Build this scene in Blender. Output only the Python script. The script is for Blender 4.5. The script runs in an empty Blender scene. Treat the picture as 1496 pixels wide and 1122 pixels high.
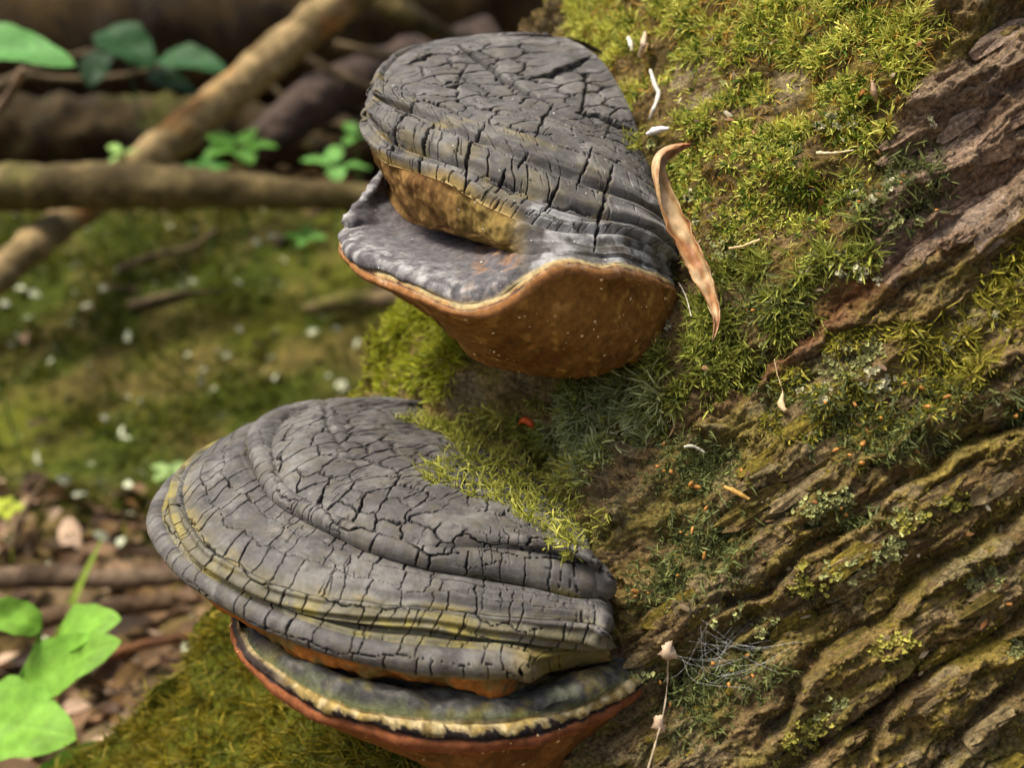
import bpy, math, random
import numpy as np
from math import radians, sin, cos, pi

# ------------------------------------------------------------------ camera, world, sun
sc = bpy.context.scene
COL = sc.collection
PITCH = radians(18.0)
CAM = np.array([0.0, 0.0, 0.62])
FPX = 40.0 / 36.0 * 1496.0
FWD = np.array([0.0, cos(PITCH), -sin(PITCH)])
UPV = np.array([0.0, sin(PITCH), cos(PITCH)])
RGT = np.array([1.0, 0.0, 0.0])

cam_data = bpy.data.cameras.new('camera')
cam_data.lens = 40.0
cam_data.sensor_width = 36.0
cam_data.sensor_fit = 'HORIZONTAL'
cam_data.clip_start = 0.02
cam_data.clip_end = 400.0
cam_data.dof.use_dof = True
cam_data.dof.focus_distance = 0.565
cam_data.dof.aperture_fstop = 5.4
cam = bpy.data.objects.new('camera', cam_data)
COL.objects.link(cam)
cam.location = CAM
cam.rotation_euler = (pi / 2 - PITCH, 0, 0)
sc.camera = cam

SUN_EL, SUN_AZ = radians(63), radians(-98)      # azimuth measured from +Y towards +X
world = bpy.data.worlds.new('World')
sc.world = world
world.use_nodes = True
wn = world.node_tree
bgn = wn.nodes['Background']
sky = wn.nodes.new('ShaderNodeTexSky')
sky.sky_type = 'NISHITA'
sky.sun_disc = False
sky.sun_elevation = SUN_EL
sky.sun_rotation = SUN_AZ
sky.air_density = .8
sky.dust_density = 7.0
sky.ozone_density = .6
wn.links.new(sky.outputs[0], bgn.inputs[0])
bgn.inputs[1].default_value = 0.115

sun_data = bpy.data.lights.new('sun', 'SUN')
sun_data.energy = 2.6
sun_data.angle = radians(17)
sun_data.color = (1.0, 0.94, 0.82)
sun = bpy.data.objects.new('sun', sun_data)
COL.objects.link(sun)
from mathutils import Vector
sdir = Vector((sin(SUN_AZ) * cos(SUN_EL), cos(SUN_AZ) * cos(SUN_EL), sin(SUN_EL)))
sun.rotation_euler = sdir.to_track_quat('Z', 'Y').to_euler()
sun.location = (-2, 1, 4)

sc.view_settings.view_transform = 'Standard'
sc.view_settings.look = 'None'
sc.view_settings.exposure = 0.88
sc.view_settings.gamma = 1.0
sc.render.engine = 'CYCLES'
sc.cycles.use_denoising = True
sc.cycles.max_bounces = 6
sc.cycles.diffuse_bounces = 4

rng = np.random.default_rng(11)
random.seed(5)


# ------------------------------------------------------------------ helpers
def W(px, py, d):
    """photo pixel + distance along the view axis -> world point(s)"""
    px, py, d = np.broadcast_arrays(np.asarray(px, float), np.asarray(py, float), np.asarray(d, float))
    return (CAM + d[..., None] * (FWD + ((px - 748) / FPX)[..., None] * RGT - ((py - 561) / FPX)[..., None] * UPV))


def PX(P):
    q = np.asarray(P) - CAM
    d = q @ FWD
    return 748 + FPX * (q @ RGT) / d, 561 - FPX * (q @ UPV) / d, d


def lin(r, g, b, k=1.0):
    f = lambda v: (v / 12.92 if v <= .04045 else ((v + .055) / 1.055) ** 2.4)
    return np.array([f(r / 255) * k, f(g / 255) * k, f(b / 255) * k])


def _hash(ix, iy, iz, seed):
    u = np.uint32
    h = ix.astype(u) * u(374761393) + iy.astype(u) * u(668265263) + iz.astype(u) * u(2147483647) + u((seed * 1274126177) & 0xffffffff)
    h = (h ^ (h >> u(13))) * u(1274126177)
    h = (h ^ (h >> u(16))) * u(2246822519)
    return h ^ (h >> u(15))


GR = np.array([[1, 1, 0], [-1, 1, 0], [1, -1, 0], [-1, -1, 0], [1, 0, 1], [-1, 0, 1], [1, 0, -1], [-1, 0, -1],
               [0, 1, 1], [0, -1, 1], [0, 1, -1], [0, -1, -1], [1, 1, 0], [-1, 1, 0], [0, -1, 1], [0, -1, -1]], np.float32)


def noise(P, seed=0):
    P = np.asarray(P, float)
    if P.shape[-1] == 2:
        P = np.concatenate([P, np.full(P.shape[:-1] + (1,), .37)], -1)
    fl_ = np.floor(P)
    i = fl_.astype(np.int32)
    f = (P - fl_).astype(np.float32)
    u = f * f * f * (f * (f * 6 - 15) + 10)
    out = 0
    for dx in (0, 1):
        wx = u[..., 0] if dx else 1 - u[..., 0]
        for dy in (0, 1):
            wy = u[..., 1] if dy else 1 - u[..., 1]
            for dz in (0, 1):
                wz = u[..., 2] if dz else 1 - u[..., 2]
                g = GR[_hash(i[..., 0] + dx, i[..., 1] + dy, i[..., 2] + dz, seed) & 15]
                dot = g[..., 0] * (f[..., 0] - dx) + g[..., 1] * (f[..., 1] - dy) + g[..., 2] * (f[..., 2] - dz)
                out = out + wx * wy * wz * dot
    return out


def fbm(P, octs=4, seed=0, gain=.5):
    P = np.asarray(P, float)
    o, a = 0, 1
    for k in range(octs):
        o = o + a * noise(P * 2 ** k, seed + k * 17)
        a *= gain
    return o


def sst(a, b, x):
    t = np.clip((x - a) / (b - a), 0, 1)
    return t * t * (3 - 2 * t)


def voro_edge(p, seed=0, jit=.9, rad=2):
    """distance to the nearest cell border (2-D jittered cells), and a per-cell random"""
    i = np.floor(p).astype(np.int64)
    best = np.full(p.shape[:-1], 9.)
    bx = np.zeros(p.shape)
    cid = np.zeros(p.shape[:-1])
    seeds = []
    for dx in range(-rad, rad + 1):
        for dy in range(-rad, rad + 1):
            cx, cy = i[..., 0] + dx, i[..., 1] + dy
            h1 = _hash(cx, cy, cx * 0, seed) / 4294967295.
            h2 = _hash(cx, cy, cx * 0 + 1, seed) / 4294967295.
            q = np.stack([cx + .5 + jit * (h1 - .5), cy + .5 + jit * (h2 - .5)], -1)
            seeds.append(q)
            d = ((q - p) ** 2).sum(-1)
            m = d < best
            best = np.where(m, d, best)
            bx = np.where(m[..., None], q, bx)
            cid = np.where(m, h1, cid)
    e = np.full(p.shape[:-1], 9.)
    for q in seeds:
        r = q - bx
        l = np.sqrt((r ** 2).sum(-1))
        ok = l > 1e-6
        dd = (((q + bx) * .5 - p) * r).sum(-1) / np.maximum(l, 1e-6)
        e = np.where(ok, np.minimum(e, dd), e)
    return e, cid


def inpoly(px, py, poly):
    poly = np.asarray(poly, float)
    inside = np.zeros(px.shape, bool)
    j = len(poly) - 1
    for k in range(len(poly)):
        xi, yi = poly[k]
        xj, yj = poly[j]
        c = ((yi > py) != (yj > py)) & (px < (xj - xi) * (py - yi) / (yj - yi + 1e-12) + xi)
        inside ^= c
        j = k
    return inside


def polydist(px, py, poly):
    """distance to a polyline, signed: positive on its right-hand side (below, walking left to right)"""
    best = np.full(px.shape, 1e9)
    sg = np.zeros(px.shape)
    tt = np.zeros(px.shape)
    n = len(poly) - 1
    for k in range(n):
        ax, ay = poly[k][:2]
        bx, by = poly[k + 1][:2]
        vx, vy = bx - ax, by - ay
        L2 = vx * vx + vy * vy
        t = np.clip(((px - ax) * vx + (py - ay) * vy) / L2, 0, 1)
        dx, dy = px - ax - t * vx, py - ay - t * vy
        d = np.hypot(dx, dy)
        m = d < best
        best = np.where(m, d, best)
        sg = np.where(m, np.sign(vx * (py - ay) - vy * (px - ax)), sg)
        tt = np.where(m, (k + t) / n, tt)
    return best, sg, tt


def crspline(P, n_per=24):
    P = np.asarray(P, float)
    Q = np.vstack([2 * P[0] - P[1], P, 2 * P[-1] - P[-2]])
    out, mark = [], [0]
    for k in range(1, len(Q) - 2):
        t = np.linspace(0, 1, n_per, endpoint=False)[:, None]
        a, b, c, d = Q[k - 1], Q[k], Q[k + 1], Q[k + 2]
        out.append(.5 * ((2 * b) + (c - a) * t + (2 * a - 5 * b + 4 * c - d) * t ** 2 + (3 * b - a - 3 * c + d) * t ** 3))
        mark.append(mark[-1] + n_per)
    out.append(P[-1:])
    return np.vstack(out), mark


def resample(P, n):
    s = np.concatenate([[0], np.cumsum(np.linalg.norm(np.diff(P, axis=0), axis=1))])
    t = np.linspace(0, s[-1], n)
    return np.stack([np.interp(t, s, P[:, k]) for k in range(P.shape[1])], 1)


def tag(o, label=None, cat=None, group=None, kind=None):
    if label: o['label'] = label
    if cat: o['category'] = cat
    if group: o['group'] = group
    if kind: o['kind'] = kind
    return o


def empty(name, loc):
    o = bpy.data.objects.new(name, None)
    o.empty_display_size = .02
    o.location = [float(v) for v in loc]
    COL.objects.link(o)
    return o


def mesh(name, V, F, mat, parent=None, col=None, smooth=True, origin=None):
    """one mesh object from world-space vertices; F is a list of index arrays (tris and / or quads)"""
    V = np.asarray(V, float)
    off = np.zeros(3)
    if parent is not None:
        p = parent
        while p is not None:
            off += np.array(p.location)
            p = p.parent
    elif origin is not None:
        off = np.asarray(origin, float)
    if not isinstance(F, (list, tuple)):
        F = [F]
    F = [np.asarray(f, np.int32) for f in F if len(f)]
    me = bpy.data.meshes.new(name)
    me.vertices.add(len(V))
    me.vertices.foreach_set('co', (V - off).astype(np.float32).ravel())
    loops = np.concatenate([f.ravel() for f in F])
    tot = np.concatenate([np.full(len(f), f.shape[1], np.int32) for f in F])
    start = np.concatenate([[0], np.cumsum(tot)[:-1]]).astype(np.int32)
    me.loops.add(len(loops))
    me.loops.foreach_set('vertex_index', loops.astype(np.int32))
    me.polygons.add(len(tot))
    me.polygons.foreach_set('loop_start', start)
    me.polygons.foreach_set('loop_total', tot)
    me.polygons.foreach_set('use_smooth', np.full(len(tot), smooth))
    if col is not None:
        c = np.asarray(col, float)
        if c.ndim == 1:
            c = np.tile(c, (len(V), 1))
        c = np.concatenate([np.clip(c, 0, 1), np.ones((len(c), 1))], 1)
        at = me.color_attributes.new('Col', 'FLOAT_COLOR', 'POINT')
        at.data.foreach_set('color', c.astype(np.float32).ravel())
    me.update(calc_edges=True)
    me.validate()
    o = bpy.data.objects.new(name, me)
    COL.objects.link(o)
    if mat is not None:
        me.materials.append(mat)
    if parent is not None:
        o.parent = parent
    elif origin is not None:
        o.location = [float(v) for v in origin]
    return o


def gridfaces(nr, nc, wrap=False):
    r = np.arange(nr - 1)[:, None]
    c = np.arange(nc if wrap else nc - 1)[None, :]
    c2 = (c + 1) % nc
    a, b = r * nc + c, r * nc + c2
    return np.stack([a, b, b + nc, a + nc], -1).reshape(-1, 4)


def tube(pts, rad, sides=10, rough=0.0, nscale=20., seed=0, n=None):
    P = np.asarray(pts, float)
    R = np.asarray(rad, float)
    C = np.hstack([P, R[:, None]])
    S, _ = crspline(C, 10)
    if n:
        S = resample(S, n)
    P, R = S[:, :3], np.maximum(S[:, 3], 1e-5)
    T = np.gradient(P, axis=0)
    T /= np.linalg.norm(T, axis=1)[:, None] + 1e-12
    up = np.array([.13, .21, .97])
    A = np.cross(T, up); A /= np.linalg.norm(A, axis=1)[:, None] + 1e-9
    B = np.cross(T, A)
    th = np.linspace(0, 2 * pi, sides, endpoint=False)
    ring = A[:, None] * np.cos(th)[None, :, None] + B[:, None] * np.sin(th)[None, :, None]
    V = P[:, None] + ring * R[:, None, None]
    if rough:
        V = V + ring * (rough * fbm(V * nscale, 3, seed))[..., None]
    nr = len(P)
    V = V.reshape(-1, 3)
    F = gridfaces(nr, sides, True)
    V = np.vstack([V, P[0], P[-1]])
    k = nr * sides
    c = np.arange(sides)
    t1 = np.stack([np.full(sides, k), (c + 1) % sides, c], 1)
    t2 = np.stack([np.full(sides, k + 1), (nr - 1) * sides + c, (nr - 1) * sides + (c + 1) % sides], 1)
    return V, [F, np.vstack([t1, t2])]


# ------------------------------------------------------------------ materials
MATS = {}


def material(name, color=None, rough=.75, attr=True, n_scale=120., n_amt=.25, bump=.15, bump_scale=300., bump_dist=.002,
             spec=.3, trans=0., sheen=0., tint2=None, coarse=None):
    m = bpy.data.materials.new(name)
    m.use_nodes = True
    nt = m.node_tree
    for nd in list(nt.nodes): nt.nodes.remove(nd)
    out = nt.nodes.new('ShaderNodeOutputMaterial')
    bs = nt.nodes.new('ShaderNodeBsdfPrincipled')
    bs.inputs['Roughness'].default_value = rough
    bs.inputs['Specular IOR Level'].default_value = spec
    tc = nt.nodes.new('ShaderNodeTexCoord')
    nz = nt.nodes.new('ShaderNodeTexNoise')
    nz.inputs['Scale'].default_value = n_scale
    nz.inputs['Detail'].default_value = 6
    nz.inputs['Roughness'].default_value = .65
    nt.links.new(tc.outputs['Object'], nz.inputs['Vector'])
    if attr:
        ca = nt.nodes.new('ShaderNodeAttribute'); ca.attribute_name = 'Col'
        csock = ca.outputs['Color']
    else:
        rgb = nt.nodes.new('ShaderNodeRGB'); rgb.outputs[0].default_value = (*[float(v) for v in color], 1)
        csock = rgb.outputs[0]
    if tint2 is not None:
        n2 = nt.nodes.new('ShaderNodeTexNoise'); n2.inputs['Scale'].default_value = coarse or n_scale * .2
        n2.inputs['Detail'].default_value = 5
        nt.links.new(tc.outputs['Object'], n2.inputs['Vector'])
        rp = nt.nodes.new('ShaderNodeMapRange'); rp.inputs[1].default_value = .42; rp.inputs[2].default_value = .62
        nt.links.new(n2.outputs[0], rp.inputs[0])
        mx = nt.nodes.new('ShaderNodeMix'); mx.data_type = 'RGBA'
        nt.links.new(rp.outputs[0], mx.inputs[0]); nt.links.new(csock, mx.inputs[6])
        mx.inputs[7].default_value = (*[float(v) for v in tint2], 1)
        csock = mx.outputs[2]
    mr = nt.nodes.new('ShaderNodeMapRange')
    mr.inputs[1].default_value = .34; mr.inputs[2].default_value = .66
    mr.inputs[3].default_value = 1 - n_amt; mr.inputs[4].default_value = 1 + n_amt
    nt.links.new(nz.outputs[0], mr.inputs[0])
    ml = nt.nodes.new('ShaderNodeVectorMath'); ml.operation = 'SCALE'
    nt.links.new(csock, ml.inputs[0]); nt.links.new(mr.outputs[0], ml.inputs['Scale'])
    nt.links.new(ml.outputs[0], bs.inputs['Base Color'])
    if bump:
        nb = nt.nodes.new('ShaderNodeTexNoise'); nb.inputs['Scale'].default_value = bump_scale
        nb.inputs['Detail'].default_value = 5; nb.inputs['Roughness'].default_value = .6
        nt.links.new(tc.outputs['Object'], nb.inputs['Vector'])
        bp = nt.nodes.new('ShaderNodeBump'); bp.inputs['Strength'].default_value = bump
        bp.inputs['Distance'].default_value = bump_dist
        nt.links.new(nb.outputs[0], bp.inputs['Height']); nt.links.new(bp.outputs[0], bs.inputs['Normal'])
    last = bs.outputs[0]
    if trans:
        tr = nt.nodes.new('ShaderNodeBsdfTranslucent')
        nt.links.new(ml.outputs[0], tr.inputs[0])
        mxs = nt.nodes.new('ShaderNodeMixShader'); mxs.inputs[0].default_value = trans
        nt.links.new(bs.outputs[0], mxs.inputs[1]); nt.links.new(tr.outputs[0], mxs.inputs[2])
        last = mxs.outputs[0]
    nt.links.new(last, out.inputs[0])
    MATS[name] = m
    return m


M_crust = material('crust', n_scale=170, n_amt=.24, bump=.4, bump_scale=800, bump_dist=.0008, rough=.68, spec=.35)
M_shelf = material('felted_shelf', n_scale=260, n_amt=.4, bump=.5, bump_scale=900, bump_dist=.0008, rough=.85, spec=.15)
M_pore = material('pore_layer', n_scale=260, n_amt=.32, bump=.6, bump_scale=1500, bump_dist=.0007, rough=.85, spec=.12)
M_bark = material('mossy_bark', n_scale=420, n_amt=.55, bump=1.0, bump_scale=560, bump_dist=.0045, rough=.9, spec=.15)
# fibrous grain along the furrows of the bark, from the stored grain coordinates
nt = M_bark.node_tree
bsn = next(n for n in nt.nodes if n.type == 'BSDF_PRINCIPLED')
ga = nt.nodes.new('ShaderNodeAttribute'); ga.attribute_name = 'Grain'
gm = nt.nodes.new('ShaderNodeMapping'); gm.inputs['Scale'].default_value = (70, 620, 60)
nt.links.new(ga.outputs['Vector'], gm.inputs['Vector'])
gno = nt.nodes.new('ShaderNodeTexNoise'); gno.inputs['Scale'].default_value = 1.0; gno.inputs['Detail'].default_value = 6; gno.inputs['Roughness'].default_value = .7; gno.inputs['Distortion'].default_value = .6
nt.links.new(gm.outputs[0], gno.inputs['Vector'])
gmr = nt.nodes.new('ShaderNodeMapRange'); gmr.inputs[1].default_value = .34; gmr.inputs[2].default_value = .62; gmr.inputs[3].default_value = .74; gmr.inputs[4].default_value = 1.16
nt.links.new(gno.outputs[0], gmr.inputs[0])
gsc = nt.nodes.new('ShaderNodeVectorMath'); gsc.operation = 'SCALE'
old = bsn.inputs['Base Color'].links[0].from_socket
nt.links.new(old, gsc.inputs[0]); nt.links.new(gmr.outputs[0], gsc.inputs['Scale']); nt.links.new(gsc.outputs[0], bsn.inputs['Base Color'])
gb = nt.nodes.new('ShaderNodeBump'); gb.inputs['Strength'].default_value = .9; gb.inputs['Distance'].default_value = .004
nt.links.new(gno.outputs[0], gb.inputs['Height'])
nt.links.new(bsn.inputs['Normal'].links[0].from_socket, gb.inputs['Normal'])
nt.links.new(gb.outputs[0], bsn.inputs['Normal'])
M_moss = material('moss_strand', n_scale=90, n_amt=.25, bump=0, rough=.6, spec=.25, trans=.35)
M_lichen = material('lichen_lobe', n_scale=300, n_amt=.25, bump=.2, bump_scale=900, rough=.9, spec=.1, trans=.1)
M_dry = material('dry_plant', n_scale=150, n_amt=.3, bump=.3, bump_scale=500, bump_dist=.0006, rough=.55, spec=.4, trans=.15)
M_leaf = material('green_leaf', n_scale=90, n_amt=.22, bump=.15, bump_scale=150, rough=.6, spec=.25, trans=.4)
M_web = material('cobweb', color=(.75, .75, .72), attr=False, n_amt=.1, bump=0, rough=.6, trans=.3)
M_capsule = material('spore_capsule', color=lin(164, 114, 52), attr=False, n_scale=120, n_amt=.6, bump=.2, rough=.5)
M_wood = material('branch_bark', n_scale=60, n_amt=.45, bump=.7, bump_scale=120, bump_dist=.006, rough=.85, spec=.2)
M_ground = material('forest_floor', n_scale=45, n_amt=.5, bump=.8, bump_scale=60, bump_dist=.02, rough=.95, spec=.1)
M_litter = material('leaf_litter', n_scale=60, n_amt=.3, bump=.2, bump_scale=200, rough=.7, spec=.25, trans=.1)


# ------------------------------------------------------------------ the leaning tree trunk
AX = np.array([.46, .888])          # image-plane axis direction (right, up) of the leaning trunk
NX = np.array([.888, -.46])         # across it, to the right and down
tab_s = np.array([0, 40, 90, 155, 237, 290, 340, 408, 562, 800, 1130, 1300.])
tab_d = np.array([.80, .765, .733, .690, .640, .622, .605, .576, .552, .532, .522, .524])
SP0 = 194.0
s_front = np.concatenate([np.arange(0, 1150, 3.0), [1200, 1300]])
kk = np.interp(s_front, tab_s, tab_d)
ker = np.ones(31) / 31
kk = np.convolve(np.pad(kk, 15, mode='edge'), ker, 'valid')
Sf = (s_front - SP0) * kk / FPX
prof = np.stack([Sf, kk], 1)
backp = np.array([[.41, .54], [.50, .60], [.56, .72], [.55, .92], [.44, 1.12], [.25, 1.22], [.08, 1.18], [-.03, 1.08], [-.075, .98], [-.090, .90], [-.0935, .84]])
prof = np.vstack([prof, backp])
nfront = len(s_front)
a_rows = np.concatenate([np.linspace(-2600, -900, 14)[:-1], np.arange(-900, 930, 3.2), np.linspace(935, 6000, 18)])
A_m = a_rows * .6 / FPX
cl = np.vstack([prof, prof[:1]])
tg = np.roll(prof, -1, 0) - np.roll(prof, 1, 0)
tg /= np.linalg.norm(tg, axis=1)[:, None]
nrm2 = np.stack([tg[:, 1], -tg[:, 0]], 1)      # (S, d) outward normal
nrm2 *= np.where((nrm2 * (prof - prof.mean(0))).sum(1, keepdims=True) < 0, -1, 1)
na, ns = len(a_rows), len(prof)
taper = 1 - np.clip(A_m, 0, 3) * .08
S2 = np.repeat(prof[None, :, 0], na, 0)
D2 = np.repeat(prof[None, :, 1], na, 0)
# root flare: the near silhouette runs out to the lower left
fl = np.clip((-470 - a_rows) / 290, 0, 6) ** 1.6
edge_w = np.exp(-np.clip(prof[:, 0] + .112, 0, None) / .10)
S2 = S2 - .022 * np.minimum(fl, 8)[:, None] * edge_w[None]
A2 = np.repeat(A_m[:, None], ns, 1)


def trunk_world(S, D, A):
    X = A * AX[0] + S * NX[0]
    Y = A * AX[1] + S * NX[1]
    return CAM + D[..., None] * FWD + X[..., None] * RGT + Y[..., None] * UPV


def dirw(S, D):
    return D[..., None] * FWD + (S * NX[0])[..., None] * RGT + (S * NX[1])[..., None] * UPV


TP = trunk_world(S2, D2, A2)
TN = dirw(np.repeat(nrm2[None, :, 0], na, 0), np.repeat(nrm2[None, :, 1], na, 0))
tpx, tpy, tdd = PX(TP)
E1 = np.array([.84, -.543]); E2 = np.array([.543, .84])
# ridge coordinates in metres along / across the grain (grain spirals against the trunk axis)
q = TP - CAM
gx, gy = q @ RGT, -(q @ UPV)
gu = gx * E1[0] + gy * E1[1]
gw = gx * E2[0] + gy * E2[1]
warp = fbm(np.stack([gu * 14, gw * 22, tdd * 5], -1), 3, 3)
wcoord = gw + .010 * warp + .004 * fbm(np.stack([gu * 60, gw * 60], -1), 3, 9)

MOSS_MAIN = [(815, -20), (1290, -20), (1400, 35), (1345, 110), (1310, 200), (1290, 290), (1250, 350), (1215, 430), (1150, 500), (1060, 590), (990, 640), (870, 690), (790, 660), (745, 620), (790, 580), (880, 545), (985, 490), (995, 400), (960, 250), (925, 170), (890, 100), (830, 60)]
MOSS_LEFT = [(640, 400), (690, 520), (650, 560), (600, 585), (520, 590), (500, 520), (560, 440)]
MOSS_MID = [(1130, 560), (1230, 480), (1330, 470), (1430, 400), (1520, 340), (1520, 470), (1440, 540), (1400, 600), (1300, 640), (1200, 660), (1120, 640)]
MOSS_DARK = [(940, 690), (1040, 640), (1110, 650), (1100, 740), (1070, 860), (1000, 880), (930, 850), (890, 790)]
MOSS_LOW = [(990, 950), (1120, 950), (1150, 1000), (1060, 1080), (960, 1110), (930, 1060)]
MOSS_BASE = [(60, 1240), (140, 1100), (320, 930), (480, 900), (700, 1122), (700, 1240)]
FURROWS = [
    ([(1530, 225), (1400, 322), (1300, 395), (1200, 478), (1100, 560), (1000, 640), (910, 712), (868, 765)], 9, 24, .007),
    ([(1530, 588), (1400, 668), (1300, 722), (1205, 798), (1130, 856), (1050, 895)], 4, 22, .016),
    ([(1530, 722), (1420, 800), (1340, 838), (1290, 905), (1215, 950), (1165, 1015), (1130, 1090)], 4, 20, .014),
    ([(1530, 872), (1400, 962), (1300, 1025), (1220, 1075), (1150, 1140)], 4, 20, .015),
    ([(1530, 985), (1420, 1050), (1340, 1135)], 4, 22, .012),
    ([(1530, 420), (1440, 500), (1390, 560)], 5, 18, .008),
    ([(1330, 690), (1250, 740), (1170, 775)], 4, 14, .006),
    ([(1120, 900), (1060, 950), (985, 1000), (900, 1090)], 5, 22, .009),
    ([(1350, 985), (1280, 1040), (1250, 1122)], 4, 16, .008),
    ([(1530, 120), (1440, 190), (1340, 260)], 6, 18, .004),
    ([(1480, 640), (1390, 700), (1350, 735)], 3, 10, .004),
]
front_m = np.zeros((na, ns), bool)
front_m[:, :nfront] = True
inwin = front_m & (tpx > -60) & (tpx < 1580) & (tpy > -60) & (tpy < 1220)
moss_m = np.zeros((na, ns))
wob = 26 * fbm(np.stack([tpx / 70, tpy / 70], -1), 3, 5)
for poly in (MOSS_MAIN, MOSS_LEFT):
    moss_m = np.maximum(moss_m, inpoly(tpx + wob, tpy + wob * .7, poly) * 1.0)
for poly, v in ((MOSS_MID, .55), (MOSS_DARK, .6), (MOSS_LOW, .5), (MOSS_BASE, 1.0)):
    moss_m = np.maximum(moss_m, inpoly(tpx + wob, tpy + wob * .7, poly) * v)
moss_m = np.where(front_m, moss_m, 0)
base_zone = front_m & (a_rows[:, None] < -560) & (S2 < .06)
moss_m = np.where(base_zone, 1, moss_m)

# relief
r1 = 1 - np.abs(2 * (noise(np.stack([gu * 4.6, wcoord * 25, tdd * 3], -1), 21)))
r2 = 1 - np.abs(2 * (noise(np.stack([gu * 18, wcoord * 85, tdd * 4], -1), 22)))
r3 = fbm(np.stack([gu * 50, wcoord * 240, tdd * 20], -1), 4, 23, .6)
lump = fbm(TP * 28, 4, 31)
ve, vc = voro_edge(np.stack([gu * 30, wcoord * 95], -1), 77, .8, 1)
plate = np.clip(ve * 2.2, 0, 1) ** .6 + .7 * vc
bark_h = .0062 * r1 + .0014 * r2 + .0020 * r3 + .0020 * plate + .0016 * fbm(TP * 330, 4, 33, .7) + .004 * fbm(TP * 75, 3, 34)
tq = (fbm(np.stack([gu * 16, wcoord * 48, tdd * 6], -1), 4, 35, .6) + .5) * 7
bark_h = bark_h + .0015 * (np.floor(tq) + sst(.82, 1., tq - np.floor(tq))) - .0014 * (1 - np.abs(2 * noise(np.stack([gu * 30, wcoord * 260, tdd * 10], -1), 36))) ** 4
soft_h = .009 * lump + .002 * r3 + .002 * r1
wm = np.clip(moss_m, 0, 1)
h = bark_h * (1 - .75 * wm) + soft_h * (.35 + .65 * wm)
red_m = np.zeros((na, ns)); fur_m = np.zeros((na, ns))
for k, (pl, wu, wd, dep) in enumerate(FURROWS):
    dist, sg, tt = polydist(tpx + .5 * wob, tpy + .4 * wob, pl)
    sd = dist * sg * 1.0
    wloc = np.where(sd < 0, wu, wd) * (1 + .5 * noise(np.stack([tpx / 60, tpy / 60], -1), 40 + k))
    g = np.exp(-(dist / np.maximum(wloc, 2)) ** 2) * sst(0, .06, tt) * (1 - sst(.94, 1, tt) * .7)
    lip = np.exp(-((sd + wu * 2.6) / (wu * 2.2)) ** 2)
    g = np.where(inwin, g, 0)
    h = h - dep * g + np.where(inwin, .003 * lip, 0)
    fur_m = np.maximum(fur_m, g)
    if k in (0, 9):
        red_m = np.maximum(red_m, np.where(inwin, np.exp(-(dist / 24) ** 2) * (1 - .85 * sst(.5, .68, tt)), 0))
h = h + np.where(base_zone, .016 * fbm(TP * 16, 3, 37), 0)
coarse = ~front_m
h = h + np.where(front_m, .018 * np.exp(-(((tpx - 690) / 50) ** 2 + ((tpy - 575) / 45) ** 2)) - .040 * np.exp(-(((tpx - 768) / 78) ** 2 + ((tpy - 672) / 58) ** 2)), 0)
h = np.where(coarse, .012 * lump + .004 * r1, h)
TP = TP + TN * h[..., None]
tpx, tpy, tdd = PX(TP)

# bark colour: brown wood, olive algae film, ochre, red-brown furrow walls, pale grey plates
n_a = fbm(np.stack([gu * 18, wcoord * 60, tdd * 6], -1), 5, 51)
n_b = fbm(TP * 40, 5, 52)
n_c = fbm(TP * 160, 4, 53, .65)
n_d = fbm(np.stack([gu * 9, gw * 26], -1), 4, 57)
brown = lin(142, 120, 80); olive = lin(130, 118, 58); ochre = lin(160, 136, 62); grey = lin(140, 128, 98); red = lin(132, 84, 58); dark = lin(52, 38, 22); pale = lin(158, 142, 112)
colr = np.empty((na, ns, 3)); colr[:] = brown


def blend(c, m):
    global colr
    colr = colr * (1 - m[..., None]) + np.asarray(c) * m[..., None]


blend(olive, .8 * sst(-.12, .28, n_a + .35 * n_c))
blend(grey, .65 * sst(.08, .4, n_b + .5 * n_c) * (1 - wm * .4))
blend(ochre, .42 * sst(.16, .42, n_d + .3 * n_c))
blend(dark, .32 * sst(.12, .42, -n_a + .6 * n_c))
blend(pale, .75 * inpoly(tpx + wob * .5, tpy, [(985, 95), (1040, 85), (1050, 130), (1010, 160), (985, 150)]))
blend(pale, .7 * inpoly(tpx + wob * .5, tpy, [(1120, 105), (1180, 95), (1165, 150), (1130, 165)]))
blend(pale * .8, .7 * inpoly(tpx + wob * .5, tpy, [(640, 548), (700, 540), (720, 620), (690, 640), (640, 590)]))
blend(red, .7 * red_m * sst(-.35, .2, n_b + .4))
upper_right = inwin & inpoly(tpx + wob, tpy + wob, [(1330, 120), (1540, 10), (1540, 300), (1420, 330), (1300, 420), (1260, 380)])
blend(lin(150, 128, 106), .8 * upper_right)
blend(lin(170, 140, 118), .7 * upper_right * sst(.1, .35, n_d + .5 * n_c))
soil = lin(100, 82, 42)
blend(soil, .7 * np.where(moss_m > .9, 1, 0) * sst(-.3, .2, n_b))
blend(lin(92, 100, 20), np.where(base_zone, .9, 0))
trunk_base = trunk_world(np.array(.15), np.array(.8), np.array(-1.06))
trunk_base[2] = 0.0
tree = empty('tree', trunk_base)
tag(tree, 'leaning mossy tree trunk with furrowed brown bark carrying two bracket fungi', 'tree')
trunk = mesh('trunk', TP.reshape(-1, 3), gridfaces(na, ns, True), M_bark, tree, colr.reshape(-1, 3))
gat = trunk.data.attributes.new('Grain', 'FLOAT_VECTOR', 'POINT')
gat.data.foreach_set('vector', np.stack([gu, wcoord, tdd], -1).reshape(-1).astype(np.float32))

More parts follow.
